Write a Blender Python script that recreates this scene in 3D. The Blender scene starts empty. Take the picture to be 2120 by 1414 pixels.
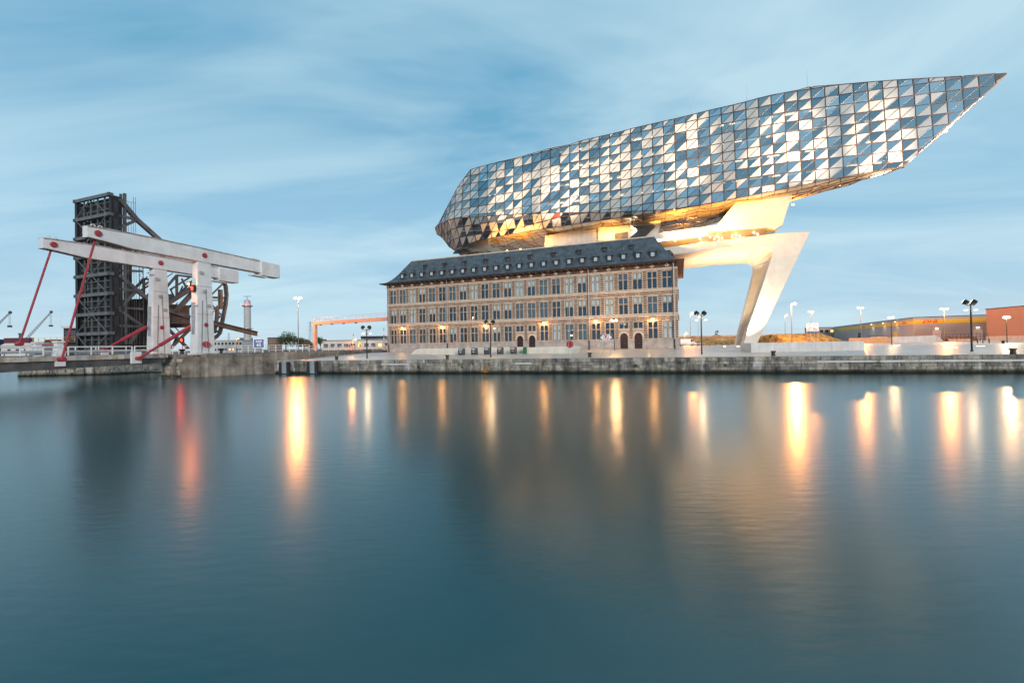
import bpy, bmesh, math, random
from mathutils import Vector, Matrix
random.seed(7)
R = math.radians
sc = bpy.context.scene
col = sc.collection

# ------------------------------------------------------------------ camera
FPX, HC, PITCH, ROLL = 890.0, 3.7, R(.5), R(.95)
Fv = Vector((0, math.cos(PITCH), math.sin(PITCH)))
U0 = Vector((0, -math.sin(PITCH), math.cos(PITCH)))
R0 = Vector((1, 0, 0))
Rv = R0 * math.cos(ROLL) - U0 * math.sin(ROLL)
Uv = R0 * math.sin(ROLL) + U0 * math.cos(ROLL)
CAM = Vector((0, 0, HC))
cd = bpy.data.cameras.new('camera')
cam = bpy.data.objects.new('camera', cd)
col.objects.link(cam)
cd.sensor_width = 36.0
cd.lens = FPX / 2120 * 36.0
cd.clip_start = .1
cd.clip_end = 20000
m = Matrix((Rv, Uv, -Fv)).transposed().to_4x4()
m.translation = CAM
cam.matrix_world = m
sc.camera = cam

# ------------------------------------------------------------------ sky, sun, exposure
SUN_EL, SUN_AZ = R(5), R(163)        # low sun behind the camera, to its right
w = bpy.data.worlds.new('World')
sc.world = w
w.use_nodes = True
nt = w.node_tree
for n_ in list(nt.nodes):
    nt.nodes.remove(n_)
def N(t, **k):
    x = nt.nodes.new(t)
    for a, b in k.items():
        setattr(x, a, b)
    return x
L_ = nt.links.new
out = N('ShaderNodeOutputWorld')
bg = N('ShaderNodeBackground')
bg.inputs['Strength'].default_value = .088
L_(bg.outputs[0], out.inputs[0])
sky = N('ShaderNodeTexSky')
sky.sky_type = 'NISHITA'
sky.sun_disc = False
sky.sun_elevation = SUN_EL
sky.sun_rotation = SUN_AZ
sky.air_density = 1.0
sky.dust_density = .6
sky.ozone_density = 3.5
tc = N('ShaderNodeTexCoord')
# the dusk sky: pale at the horizon, deeper blue overhead, under thin drifting cloud
sep = N('ShaderNodeSeparateXYZ')
L_(tc.outputs['Generated'], sep.inputs[0])
ramp = N('ShaderNodeValToRGB')
cr = ramp.color_ramp
cr.interpolation = 'EASE'
while len(cr.elements) < 5:
    cr.elements.new(.5)
for e_, (p_, c_) in zip(cr.elements, [(0, (5.8, 7.3, 8.2)), (.10, (4.3, 6.5, 8.0)), (.25, (3.1, 5.6, 7.5)),
                                      (.5, (1.6, 4.1, 6.1)), (1, (1.5, 3.6, 5.4))]):
    e_.position = p_
    e_.color = (c_[0] / 10, c_[1] / 10, c_[2] / 10, 1)
L_(sep.outputs[2], ramp.inputs[0])
sc10 = N('ShaderNodeVectorMath', operation='SCALE')
sc10.inputs['Scale'].default_value = 10.0
L_(ramp.outputs[0], sc10.inputs[0])
mixs = N('ShaderNodeMix', data_type='RGBA')
mixs.inputs[0].default_value = .94
L_(sky.outputs[0], mixs.inputs[6])
L_(sc10.outputs[0], mixs.inputs[7])
# clouds on a dome: project the direction on a plane overhead
zc = N('ShaderNodeMath', operation='ADD')
zc.inputs[1].default_value = .16
L_(sep.outputs[2], zc.inputs[0])
dx = N('ShaderNodeMath', operation='DIVIDE')
dy = N('ShaderNodeMath', operation='DIVIDE')
L_(sep.outputs[0], dx.inputs[0]); L_(zc.outputs[0], dx.inputs[1])
L_(sep.outputs[1], dy.inputs[0]); L_(zc.outputs[0], dy.inputs[1])
cmb = N('ShaderNodeCombineXYZ')
L_(dx.outputs[0], cmb.inputs[0]); L_(dy.outputs[0], cmb.inputs[1])
mp = N('ShaderNodeMapping')
mp.inputs['Rotation'].default_value = (0, 0, R(-40))
mp.inputs['Scale'].default_value = (.46, .85, 1)
mp.inputs['Location'].default_value = (-3.1, -2.4, 0)
L_(cmb.outputs[0], mp.inputs[0])
nz = N('ShaderNodeTexNoise')
nz.inputs['Scale'].default_value = 1.15
nz.inputs['Detail'].default_value = 5
nz.inputs['Roughness'].default_value = .57
nz.inputs['Distortion'].default_value = .6
L_(mp.outputs[0], nz.inputs['Vector'])
cr2 = N('ShaderNodeValToRGB')
cr2.color_ramp.elements[0].position = .41
cr2.color_ramp.elements[0].color = (0, 0, 0, 1)
cr2.color_ramp.elements[1].position = .68
cr2.color_ramp.elements[1].color = (1, 1, 1, 1)
L_(nz.outputs[0], cr2.inputs[0])
cf = N('ShaderNodeMath', operation='MULTIPLY')
cf.inputs[1].default_value = .72
L_(cr2.outputs[0], cf.inputs[0])
mixc = N('ShaderNodeMix', data_type='RGBA')
L_(cf.outputs[0], mixc.inputs[0])
L_(mixs.outputs[2], mixc.inputs[6])
mixc.inputs[7].default_value = (6.0, 8.0, 8.8, 1)
L_(mixc.outputs[2], bg.inputs['Color'])

sd = bpy.data.lights.new('sun', 'SUN')
sd.energy = 2.2
sd.angle = R(14)
sd.color = (1.0, .86, .74)
sun = bpy.data.objects.new('sun', sd)
col.objects.link(sun)
sdir = Vector((math.sin(SUN_AZ) * math.cos(R(14)), math.cos(SUN_AZ) * math.cos(R(14)), math.sin(R(14))))
sun.rotation_euler = sdir.to_track_quat('Z', 'Y').to_euler()
sun.location = (0, -50, 80)

sc.view_settings.view_transform = 'Standard'
sc.view_settings.look = 'None'
sc.view_settings.exposure = 0.27
sc.view_settings.gamma = 1.0
sc.view_settings.use_curve_mapping = False
sc.render.engine = 'CYCLES'
sc.cycles.use_denoising = True
sc.cycles.max_bounces = 5
sc.cycles.diffuse_bounces = 2
sc.cycles.glossy_bounces = 3
sc.cycles.transmission_bounces = 4
sc.cycles.transparent_max_bounces = 8
sc.cycles.caustics_reflective = False
sc.cycles.caustics_refractive = False
sc.cycles.sample_clamp_indirect = 6.0

# ------------------------------------------------------------------ geometry helpers
def ray(x, y):
    return Fv * FPX + Rv * (x - 1060) - Uv * (y - 707)
def atY(x, y, Y):
    d = ray(x, y)
    return CAM + d * (Y / d.y)
def atZ(x, y, Z):
    d = ray(x, y)
    return CAM + d * ((Z - HC) / d.z)
def onplane(x, y, P, n):
    d = ray(x, y)
    return CAM + d * ((P - CAM).dot(n) / d.dot(n))
def horizon(x):
    return 714.77 - (x - 1060) * math.tan(ROLL)
def gX(x, Y):
    return atY(x, horizon(x), Y).x
def V(*a):
    return Vector(a)

class Frame:
    def __init__(s, o, ang):
        s.o = Vector(o)
        s.a = ang
        s.ex = V(math.cos(ang), math.sin(ang), 0)
        s.ey = V(-math.sin(ang), math.cos(ang), 0)
    def w(s, x, y, z):
        return s.o + s.ex * x + s.ey * y + V(0, 0, z)
    def l(s, P):
        d = P - s.o
        return V(d.dot(s.ex), d.dot(s.ey), d.z)
    def px(s, x, y, t):           # picture point on the upright plane y = t of this frame
        return s.l(onplane(x, y, s.w(0, t, 0), s.ey))
    def pxx(s, x, y, t):          # picture point on the upright plane x = t of this frame
        return s.l(onplane(x, y, s.w(t, 0, 0), s.ex))

class MB:
    def __init__(s):
        s.v, s.f, s.mi = [], [], []
    def add(s, vs, fs, mi=0):
        o = len(s.v)
        s.v += [Vector(p) for p in vs]
        for f in fs:
            s.f.append([i + o for i in f])
            s.mi.append(mi)
        return s
    def box(s, x0, x1, y0, y1, z0, z1, mi=0):
        return s.add([(x0, y0, z0), (x1, y0, z0), (x1, y1, z0), (x0, y1, z0), (x0, y0, z1), (x1, y0, z1), (x1, y1, z1), (x0, y1, z1)],
                     [(0, 3, 2, 1), (4, 5, 6, 7), (0, 1, 5, 4), (1, 2, 6, 5), (2, 3, 7, 6), (3, 0, 4, 7)], mi)
    def bar(s, a, b, w, h=None, mi=0, up=V(0, 0, 1)):
        a, b = Vector(a), Vector(b)
        h = w if h is None else h
        d = (b - a).normalized()
        if abs(d.dot(up)) > .98:
            up = V(1, 0, 0) if abs(d.x) < .9 else V(0, 1, 0)
        r = d.cross(up).normalized() * (w / 2)
        u = r.cross(d).normalized() * (h / 2)
        return s.add([a - r - u, a + r - u, a + r + u, a - r + u, b - r - u, b + r - u, b + r + u, b - r + u],
                     [(0, 1, 2, 3), (7, 6, 5, 4), (0, 4, 5, 1), (1, 5, 6, 2), (2, 6, 7, 3), (3, 7, 4, 0)], mi)
    def tube(s, a, b, r0, r1=None, n=8, mi=0):
        a, b = Vector(a), Vector(b)
        r1 = r0 if r1 is None else r1
        d = (b - a).normalized()
        p = d.orthogonal().normalized()
        q = d.cross(p)
        vs = []
        for c, r in ((a, r0), (b, r1)):
            for i in range(n):
                t = 2 * math.pi * i / n
                vs.append(c + p * (r * math.cos(t)) + q * (r * math.sin(t)))
        fs = [(i, (i + 1) % n, n + (i + 1) % n, n + i) for i in range(n)]
        fs += [tuple(range(n - 1, -1, -1)), tuple(range(n, 2 * n))]
        return s.add(vs, fs, mi)
    def lathe(s, prof, c=(0, 0, 0), n=16, mi=0, axis=None):
        c = Vector(c)
        ax = Vector(axis).normalized() if axis is not None else V(0, 0, 1)
        p = ax.orthogonal().normalized()
        q = ax.cross(p)
        vs, fs = [], []
        for (r, z) in prof:
            for i in range(n):
                t = 2 * math.pi * i / n
                vs.append(c + ax * z + p * (r * math.cos(t)) + q * (r * math.sin(t)))
        for k in range(len(prof) - 1):
            for i in range(n):
                j = (i + 1) % n
                fs.append((k * n + i, k * n + j, (k + 1) * n + j, (k + 1) * n + i))
        fs.append(tuple(range(n - 1, -1, -1)))
        fs.append(tuple((len(prof) - 1) * n + i for i in range(n)))
        return s.add(vs, fs, mi)
    def prism(s, poly, d, mi=0):
        poly = [Vector(p) for p in poly]
        d = Vector(d)
        n = len(poly)
        fs = [tuple(range(n - 1, -1, -1)), tuple(range(n, 2 * n))] + [(i, (i + 1) % n, n + (i + 1) % n, n + i) for i in range(n)]
        return s.add(poly + [p + d for p in poly], fs, mi)
    def mesh(s, name, mats, smooth=False, fix=True):
        me = bpy.data.meshes.new(name)
        me.from_pydata([tuple(p) for p in s.v], [], s.f)
        if not isinstance(mats, (list, tuple)):
            mats = [mats]
        for m_ in mats:
            me.materials.append(m_)
        for p_, k in zip(me.polygons, s.mi):
            p_.material_index = k
            p_.use_smooth = smooth
        if fix:
            b_ = bmesh.new()
            b_.from_mesh(me)
            bmesh.ops.recalc_face_normals(b_, faces=b_.faces)
            b_.to_mesh(me)
            b_.free()
        me.update()
        return me
    def build(s, name, mats, parent=None, smooth=False, fix=True):
        o = bpy.data.objects.new(name, s.mesh(name, mats, smooth, fix))
        col.objects.link(o)
        if parent is not None:
            o.parent = parent
        return o

def wloc(o):
    p = Vector(o.location)
    return p
def tag(o, label=None, cat=None, group=None, kind=None):
    if label: o['label'] = label
    if cat: o['category'] = cat
    if group: o['group'] = group
    if kind: o['kind'] = kind
    return o
def root(name, loc, rz, label, cat, group=None):
    o = bpy.data.objects.new(name, None)
    o.empty_display_size = .5
    o.location = loc
    o.rotation_euler = (0, 0, rz)
    col.objects.link(o)
    return tag(o, label, cat, group)
def inst(name, me, parent, loc=(0, 0, 0), rz=0, scale=None):
    o = bpy.data.objects.new(name, me)
    o.location = loc
    o.rotation_euler = (0, 0, rz)
    if scale is not None:
        o.scale = scale
    o.parent = parent
    col.objects.link(o)
    return o
def copy_tree(o, parent=None):
    c = o.copy()
    col.objects.link(c)
    c.parent = parent
    for ch in list(o.children):
        copy_tree(ch, c)
    return c
def lamp(name, loc, energy, color, radius=.25, spot=None, target=None, blend=.6, parent=None):
    d = bpy.data.lights.new(name, 'SPOT' if spot else 'POINT')
    d.energy = energy
    d.color = color
    d.shadow_soft_size = radius
    o = bpy.data.objects.new(name, d)
    o.location = loc
    if spot:
        d.spot_size = spot
        d.spot_blend = blend
        o.rotation_euler = (Vector(loc) - Vector(target)).to_track_quat('Z', 'Y').to_euler()
    col.objects.link(o)
    if parent is not None:
        o.parent = parent
        o.matrix_parent_inverse = (Matrix.Translation(parent.location) @ Matrix.Rotation(parent.rotation_euler.z, 4, 'Z')).inverted()
    return o

# ------------------------------------------------------------------ materials
def mat(name, c, rough=.6, metal=0., var=.12, scale=2.0, bump=0., bscale=8., spec=.5, streak=0., c2=None, coat=0.):
    """plain surface: base colour broken up by noise, optional vertical streaks and fine relief"""
    m_ = bpy.data.materials.new(name)
    m_.use_nodes = True
    t = m_.node_tree
    b = t.nodes['Principled BSDF']
    b.inputs['Roughness'].default_value = rough
    b.inputs['Metallic'].default_value = metal
    b.inputs['Specular IOR Level'].default_value = spec
    b.inputs['Coat Weight'].default_value = coat
    tx = t.nodes.new('ShaderNodeTexCoord')
    n1 = t.nodes.new('ShaderNodeTexNoise')
    n1.inputs['Scale'].default_value = scale
    n1.inputs['Detail'].default_value = 6
    n1.inputs['Roughness'].default_value = .6
    t.links.new(tx.outputs['Object'], n1.inputs['Vector'])
    rp = t.nodes.new('ShaderNodeValToRGB')
    d = c2 if c2 else tuple(x * (1 - 2.2 * var) for x in c)
    u = tuple(min(1, x * (1 + 1.3 * var)) for x in c)
    rp.color_ramp.elements[0].position = .3
    rp.color_ramp.elements[1].position = .68
    rp.color_ramp.elements[0].color = (*d, 1)
    rp.color_ramp.elements[1].color = (*u, 1)
    t.links.new(n1.outputs[0], rp.inputs[0])
    cout = rp.outputs[0]
    if streak > 0:
        mpn = t.nodes.new('ShaderNodeMapping')
        mpn.inputs['Scale'].default_value = (1.6, 1.6, .12)
        t.links.new(tx.outputs['Object'], mpn.inputs[0])
        n2 = t.nodes.new('ShaderNodeTexNoise')
        n2.inputs['Scale'].default_value = 1.3
        n2.inputs['Detail'].default_value = 4
        t.links.new(mpn.outputs[0], n2.inputs['Vector'])
        r2 = t.nodes.new('ShaderNodeValToRGB')
        r2.color_ramp.elements[0].position = .35
        r2.color_ramp.elements[1].position = .6
        r2.color_ramp.elements[0].color = (1 - streak, 1 - streak, 1 - streak, 1)
        r2.color_ramp.elements[1].color = (1, 1, 1, 1)
        t.links.new(n2.outputs[0], r2.inputs[0])
        mx = t.nodes.new('ShaderNodeMix')
        mx.data_type = 'RGBA'
        mx.blend_type = 'MULTIPLY'
        mx.inputs[0].default_value = 1
        t.links.new(cout, mx.inputs[6])
        t.links.new(r2.outputs[0], mx.inputs[7])
        cout = mx.outputs[2]
    t.links.new(cout, b.inputs['Base Color'])
    if bump > 0:
        n3 = t.nodes.new('ShaderNodeTexNoise')
        n3.inputs['Scale'].default_value = bscale
        n3.inputs['Detail'].default_value = 5
        t.links.new(tx.outputs['Object'], n3.inputs['Vector'])
        bp = t.nodes.new('ShaderNodeBump')
        bp.inputs['Strength'].default_value = bump
        bp.inputs['Distance'].default_value = .05
        t.links.new(n3.outputs[0], bp.inputs['Height'])
        t.links.new(bp.outputs[0], b.inputs['Normal'])
    return m_
def emit(name, c, s):
    m_ = bpy.data.materials.new(name)
    m_.use_nodes = True
    b = m_.node_tree.nodes['Principled BSDF']
    b.inputs['Base Color'].default_value = (*[min(1, x) for x in c], 1)
    b.inputs['Emission Color'].default_value = (*c, 1)
    b.inputs['Emission Strength'].default_value = s
    return m_
def glass(name, tint, trans, refl0, rough=.02, gain=1.0):
    """thin pane: mirror reflection over a tinted see-through layer"""
    m_ = bpy.data.materials.new(name)
    m_.use_nodes = True
    t = m_.node_tree
    for x in list(t.nodes):
        t.nodes.remove(x)
    o = t.nodes.new('ShaderNodeOutputMaterial')
    g = t.nodes.new('ShaderNodeBsdfGlossy')
    g.inputs['Color'].default_value = (*tint, 1)
    g.inputs['Roughness'].default_value = rough
    tr = t.nodes.new('ShaderNodeBsdfTransparent')
    tr.inputs['Color'].default_value = (*trans, 1)
    lw = t.nodes.new('ShaderNodeLayerWeight')
    lw.inputs['Blend'].default_value = .35
    mr = t.nodes.new('ShaderNodeMapRange')
    mr.inputs['To Min'].default_value = refl0
    mr.inputs['To Max'].default_value = 1.0
    t.links.new(lw.outputs['Fresnel'], mr.inputs['Value'])
    mx = t.nodes.new('ShaderNodeMixShader')
    t.links.new(mr.outputs[0], mx.inputs[0])
    t.links.new(tr.outputs[0], mx.inputs[1])
    t.links.new(g.outputs[0], mx.inputs[2])
    t.links.new(mx.outputs[0], o.inputs[0])
    return m_

def masonry(name, c, mortar, bw, bh, rough=.8, var=.2, streak=.0, swap=True, bump=.3, stain=None):
    """coursed stone: fine joints on walls whose single stones are too small to see"""
    m_ = mat(name, c, rough, 0, var, .9, 0, 8, .3, streak)
    t = m_.node_tree
    b = t.nodes['Principled BSDF']
    tx = t.nodes.new('ShaderNodeTexCoord')
    mp_ = t.nodes.new('ShaderNodeMapping')
    if swap:
        mp_.inputs['Rotation'].default_value = (R(-90), 0, 0)
    t.links.new(tx.outputs['Object'], mp_.inputs[0])
    br = t.nodes.new('ShaderNodeTexBrick')
    br.inputs['Scale'].default_value = 1
    br.inputs['Brick Width'].default_value = bw
    br.inputs['Row Height'].default_value = bh
    br.inputs['Mortar Size'].default_value = .014
    br.inputs['Color1'].default_value = (1, 1, 1, 1)
    br.inputs['Color2'].default_value = (.9, .9, .9, 1)
    br.inputs['Mortar'].default_value = (*mortar, 1)
    t.links.new(mp_.outputs[0], br.inputs['Vector'])
    src = b.inputs['Base Color'].links[0].from_socket
    mx = t.nodes.new('ShaderNodeMix')
    mx.data_type = 'RGBA'
    mx.blend_type = 'MULTIPLY'
    mx.inputs[0].default_value = 1
    t.links.new(src, mx.inputs[6])
    t.links.new(br.outputs[0], mx.inputs[7])
    t.links.new(mx.outputs[2], b.inputs['Base Color'])
    bp = t.nodes.new('ShaderNodeBump')
    bp.inputs['Strength'].default_value = bump
    bp.inputs['Distance'].default_value = .02
    bp.invert = True
    t.links.new(br.outputs['Fac'], bp.inputs['Height'])
    t.links.new(bp.outputs[0], b.inputs['Normal'])
    return m_

M = {}
M['stone'] = masonry('facade_stone', (.53, .41, .32), (.80, .77, .75), .6, .2, .8, .12, .2)
M['stone_trim'] = mat('stone_trim', (.66, .54, .44), .75, 0, .1, 3, .1)
M['plinth'] = masonry('plinth_stone', (.44, .39, .36), (.8, .78, .76), 1.1, .42, .75, .14, .1)
M['brick'] = mat('brown_brick', (.085, .036, .026), .8, 0, .25, 6, .2)
M['frieze'] = mat('frieze_brick', (.115, .062, .045), .75, 0, .3, 1.6, .2)
M['slate'] = masonry('slate', (.085, .112, .135), (.8, .82, .85), .3, .14, .5, .22, .1, True, .2)
M['lead'] = mat('lead_flashing', (.30, .32, .34), .45, .3, .1, 3)
M['frame'] = mat('dark_window_frame', (.02, .025, .035), .5, 0, .1)
M['pane_mid'] = glass('pane_mid_blue', (.36, .48, .56), (.10, .14, .18), .36)
M['pane_dark'] = glass('pane_dark_blue', (.20, .30, .38), (.10, .14, .18), .32)
M['pane_blind'] = mat('pane_with_blind', (.42, .52, .55), .15, 0, .05, 1, 0, 8, .9)
M['room'] = mat('dim_room', (.03, .035, .04), .9)
M['door'] = mat('maroon_door', (.035, .012, .016), .4, 0, .2)
M['wood'] = mat('dark_dormer_wood', (.07, .03, .028), .6, 0, .2)
M['gutter'] = mat('dark_gutter', (.03, .033, .038), .5, .3)
M['soffit'] = mat('eave_soffit', (.20, .10, .055), .7, 0, .15)
M['white_steel'] = mat('white_painted_steel', (.66, .68, .71), .42, 0, .07, .5, .03, 2, .5, .05)
M['flange'] = mat('weathered_flange_paint', (.42, .40, .38), .5, 0, .25, 1.2, 0, 8, .5, .3, (.20, .13, .09))
M['red_steel'] = mat('red_painted_steel', (.30, .024, .04), .4, 0, .1)
M['black_steel'] = mat('dark_grey_steel', (.024, .023, .028), .55, .25, .3, .7, .1, 3, .5, .15)
M['grey_steel'] = mat('grey_steel', (.105, .103, .11), .55, .2, .25, .8, .1, 3, .5, .15)
M['rust_grey'] = mat('brown_grey_steel', (.075, .073, .078), .6, .2, .25, .9, .1, 3, .5, .2)
M['rail'] = mat('white_railing_paint', (.70, .72, .74), .45, 0, .06)
M['deck_edge'] = mat('stained_deck_edge', (.50, .51, .50), .6, 0, .1, 1, 0, 8, .4, .35, (.30, .20, .12))
M['asphalt'] = mat('asphalt', (.055, .055, .06), .85, 0, .2, 3, .2, 20)
M['conc_plain'] = mat('pale_concrete', (.60, .55, .50), .6, 0, .08, .25, .05, 2, .4, .10)
M['conc'] = masonry('board_marked_concrete', (.70, .65, .59), (.88, .87, .86), 5.5, 2.4, .5, .035, .05, True, .10)
M['conc2'] = mat('grey_concrete', (.56, .56, .56), .7, 0, .07, .6, .08, 4, .4, .12)
M['conc_dirty'] = mat('stained_concrete', (.24, .215, .19), .85, 0, .3, .5, .35, 3, .3, .35, (.07, .065, .06))
M['ramp'] = mat('cream_concrete', (.60, .56, .50), .65, 0, .06, .8, .03, 3, .4, .08)
M['pole'] = mat('black_lamp_post', (.018, .019, .024), .4, .3, .1)
M['bollard'] = mat('cast_iron_bollard', (.05, .04, .032), .5, .4, .3, 4, .2)
M['galv'] = mat('galvanised_steel', (.42, .43, .45), .45, .5, .1)
M['l_warm'] = emit('sodium_lamp', (1, .52, .19), 3.2)
M['l_white'] = emit('white_lamp', (1, .80, .56), 4)
M['l_wall'] = emit('wall_lamp', (1, .6, .25), 60)
M['l_red'] = emit('red_signal', (1, .03, .01), 7)
M['l_amber'] = emit('amber_signal', (1, .42, .07), 5)
M['l_dot'] = emit('downlight', (1, .80, .5), 30)
M['l_strip'] = emit('light_strip', (1, .85, .6), 9)
# ================================================================== the setting
QF = Frame((-33.03, 63.84, 0), math.atan2(44.75 - 63.84, 47.22 + 33.03))
QA = QF.a
def pz(P):                         # height of the plaza paving under a point
    y = QF.l(Vector((P[0], P[1], 0))).y
    return 1.9 + .67 * max(0, min(1, (y - .9) / 23.1))

def water_mat():
    m_ = bpy.data.materials.new('dock_water')
    m_.use_nodes = True
    t = m_.node_tree
    b = t.nodes['Principled BSDF']
    b.inputs['Base Color'].default_value = (.0003, .046, .050, 1)
    b.inputs['Roughness'].default_value = .17
    b.inputs['IOR'].default_value = 1.8
    b.inputs['Specular Tint'].default_value = (.72, .93, 1, 1)
    g = t.nodes.new('ShaderNodeNewGeometry')
    mp_ = t.nodes.new('ShaderNodeMapping')
    mp_.inputs['Rotation'].default_value = (0, 0, R(8))
    mp_.inputs['Scale'].default_value = (.55, 1.5, 1)
    t.links.new(g.outputs['Position'], mp_.inputs[0])
    n1 = t.nodes.new('ShaderNodeTexNoise')
    n1.inputs['Scale'].default_value = 2.6
    n1.inputs['Detail'].default_value = 3
    t.links.new(mp_.outputs[0], n1.inputs['Vector'])
    b.inputs['Roughness'].default_value = .215
    bp = t.nodes.new('ShaderNodeBump')
    bp.inputs['Strength'].default_value = .22
    bp.inputs['Distance'].default_value = .03
    t.links.new(n1.outputs[0], bp.inputs['Height'])
    t.links.new(bp.outputs[0], b.inputs['Normal'])
    return m_
b = MB()
b.add([(-4000, -300, 0), (3000, -300, 0), (3000, 5000, 0), (-4000, 5000, 0)], [(0, 1, 2, 3)])
tag(b.build('water', water_mat()), kind='structure')

def quay_mat():
    m_ = bpy.data.materials.new('quay_stone')
    m_.use_nodes = True
    t = m_.node_tree
    b = t.nodes['Principled BSDF']
    b.inputs['Roughness'].default_value = .85
    b.inputs['Specular IOR Level'].default_value = .3
    g = t.nodes.new('ShaderNodeNewGeometry')
    oi = t.nodes.new('ShaderNodeObjectInfo')
    def noise(scale, detail, sx=1, sz=1):
        mp_ = t.nodes.new('ShaderNodeMapping')
        mp_.inputs['Scale'].default_value = (sx, sx, sz)
        t.links.new(g.outputs['Position'], mp_.inputs[0])
        n = t.nodes.new('ShaderNodeTexNoise')
        n.inputs['Scale'].default_value = scale
        n.inputs['Detail'].default_value = detail
        n.inputs['Roughness'].default_value = .65
        t.links.new(mp_.outputs[0], n.inputs['Vector'])
        return n.outputs[0]
    def ramp_(src, stops):
        r = t.nodes.new('ShaderNodeValToRGB')
        while len(r.color_ramp.elements) < len(stops):
            r.color_ramp.elements.new(.5)
        for e, (p, c) in zip(r.color_ramp.elements, stops):
            e.position = p
            e.color = (*c, 1)
        t.links.new(src, r.inputs[0])
        return r.outputs[0]
    def mul(a, c, f=1, mode='MULTIPLY'):
        mx = t.nodes.new('ShaderNodeMix')
        mx.data_type = 'RGBA'
        mx.blend_type = mode
        if isinstance(f, float) or isinstance(f, int):
            mx.inputs[0].default_value = f
        else:
            t.links.new(f, mx.inputs[0])
        t.links.new(a, mx.inputs[6])
        if isinstance(c, tuple):
            mx.inputs[7].default_value = (*c, 1)
        else:
            t.links.new(c, mx.inputs[7])
        return mx.outputs[2]
    base = ramp_(noise(2.2, 7), [(.3, (.17, .165, .155)), (.5, (.31, .30, .275)), (.7, (.44, .43, .39))])
    tone = ramp_(oi.outputs['Random'], [(0, (.55, .56, .6)), (.5, (.85, .85, .83)), (1, (1.2, 1.15, 1.05))])
    c = mul(base, tone)
    c = mul(c, ramp_(noise(.9, 5, 1.4, .25), [(.38, (.35, .35, .37)), (.55, (1, 1, 1))]))
    wash = ramp_(noise(.55, 6, 1.6, .5), [(.56, (0, 0, 0)), (.70, (.8, .8, .8))])
    c = mul(c, (.62, .63, .64), wash, 'MIX')
    rust = ramp_(noise(.35, 5, 2.0, .5), [(.66, (0, 0, 0)), (.76, (.6, .6, .6))])
    c = mul(c, (.34, .20, .08), rust, 'MIX')
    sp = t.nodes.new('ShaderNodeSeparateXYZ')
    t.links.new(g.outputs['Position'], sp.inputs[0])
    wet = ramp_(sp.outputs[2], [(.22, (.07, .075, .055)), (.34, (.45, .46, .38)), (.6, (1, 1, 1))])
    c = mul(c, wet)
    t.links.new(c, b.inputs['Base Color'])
    bp = t.nodes.new('ShaderNodeBump')
    bp.inputs['Strength'].default_value = .5
    bp.inputs['Distance'].default_value = .04
    t.links.new(noise(7, 6), bp.inputs['Height'])
    t.links.new(bp.outputs[0], b.inputs['Normal'])
    return m_
M['quay'] = quay_mat()

# land to the horizon
def land(name, pts, z0, z1, ma, kind='structure'):
    b_ = MB()
    b_.prism([V(p[0], p[1], z0) for p in pts], V(0, 0, z1 - z0))
    return tag(b_.build(name, ma), kind=kind)
q1, q2 = QF.w(-3.0, 1.2, 0), QF.w(320, 1.2, 0)
M['ground'] = mat('dry_ground', (.12, .11, .085), .9, 0, .3, .05, .1, 2)
land('ground', [q1, q2, V(2500, -300, 0), V(2500, 5000, 0), V(-4000, 5000, 0), V(-4000, 420, 0), V(-170, 150, 0), V(-50, 112, 0),
                V(-47.3, 62, 0), V(-42.4, 62, 0), V(-37, 67, 0)], -1.5, 1.6, M['ground'])
b = MB()
xs = [-3.2] + [i * 12 for i in range(0, 26)]
ys = [.95, 8, 16, 24, 40, 70, 130, 400]
vs = [QF.w(x, y, 0) + V(0, 0, 1.905 + .665 * max(0, min(1, (y - .95) / 23.05))) for y in ys for x in xs]
n_ = len(xs)
b.add(vs, [(j * n_ + i, j * n_ + i + 1, (j + 1) * n_ + i + 1, (j + 1) * n_ + i) for j in range(len(ys) - 1) for i in range(n_ - 1)])
M['paving'] = masonry('plaza_paving', (.56, .50, .45), (.66, .64, .62), 3.0, 1.5, .36, .12, 0, False, .15)
tag(b.build('plaza', M['paving'], fix=False), kind='structure')

# quay wall: coping stones and coursed blocks
qr = root('quay_wall', QF.w(0, 0, 0), QA, 'long grey stone quay wall below the paved plaza', 'wall')
b = MB()
b.box(-2.6, 320, .25, 1.3, -1.5, 1.5)
b.build('core', M['quay'], qr)
mc = [MB().box(0, 1, 0, 1, 0, 1).mesh('coping_stone', M['quay']) for _ in range(1)][0]
def soft(me, amt):
    b_ = bmesh.new()
    b_.from_mesh(me)
    bmesh.ops.bevel(b_, geom=list(b_.edges), offset=amt, segments=1, affect='EDGES')
    b_.to_mesh(me)
    b_.free()
soft(mc, .025)
x = -2.2
while x < 96:
    l = random.uniform(1.3, 2.1)
    inst('coping_stone', mc, qr, (x + .015, random.uniform(-.03, .03), 1.46), 0, (l - .03, 1.05, .44 + random.uniform(-.01, .012)))
    x += l
b = MB()
b.box(x, 320, 0, 1.0, 1.46, 1.9)
b.build('coping_far', M['quay'], qr)
mb_ = MB().box(0, 1, 0, .4, 0, 1).mesh('stone_block', M['quay'])
soft(mb_, .02)
far = MB()
blocks = []
for k, (z0, z1) in enumerate([(.0, .36), (.36, .72), (.72, 1.08), (1.08, 1.45)]):
    x = -2.4 + random.uniform(-.5, 0)
    while x < 95:
        l = random.uniform(.75, 1.6)
        blocks.append((x, l, z0, z1, random.uniform(.04, .11)))
        x += l
blocks.sort(key=lambda q: -q[0])
for i, (x, l, z0, z1, pr) in enumerate(blocks):
    if i < 300:
        inst('stone_block', mb_, qr, (x + .012, pr, z0 + .012), 0, (l - .024, 1, z1 - z0 - .024))
    else:
        far.box(x + .012, x + l - .012, pr, pr + .4, z0 + .012, z1 - .012)
tag(far.build('stone_courses', M['quay'], qr), kind='stuff')
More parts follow.
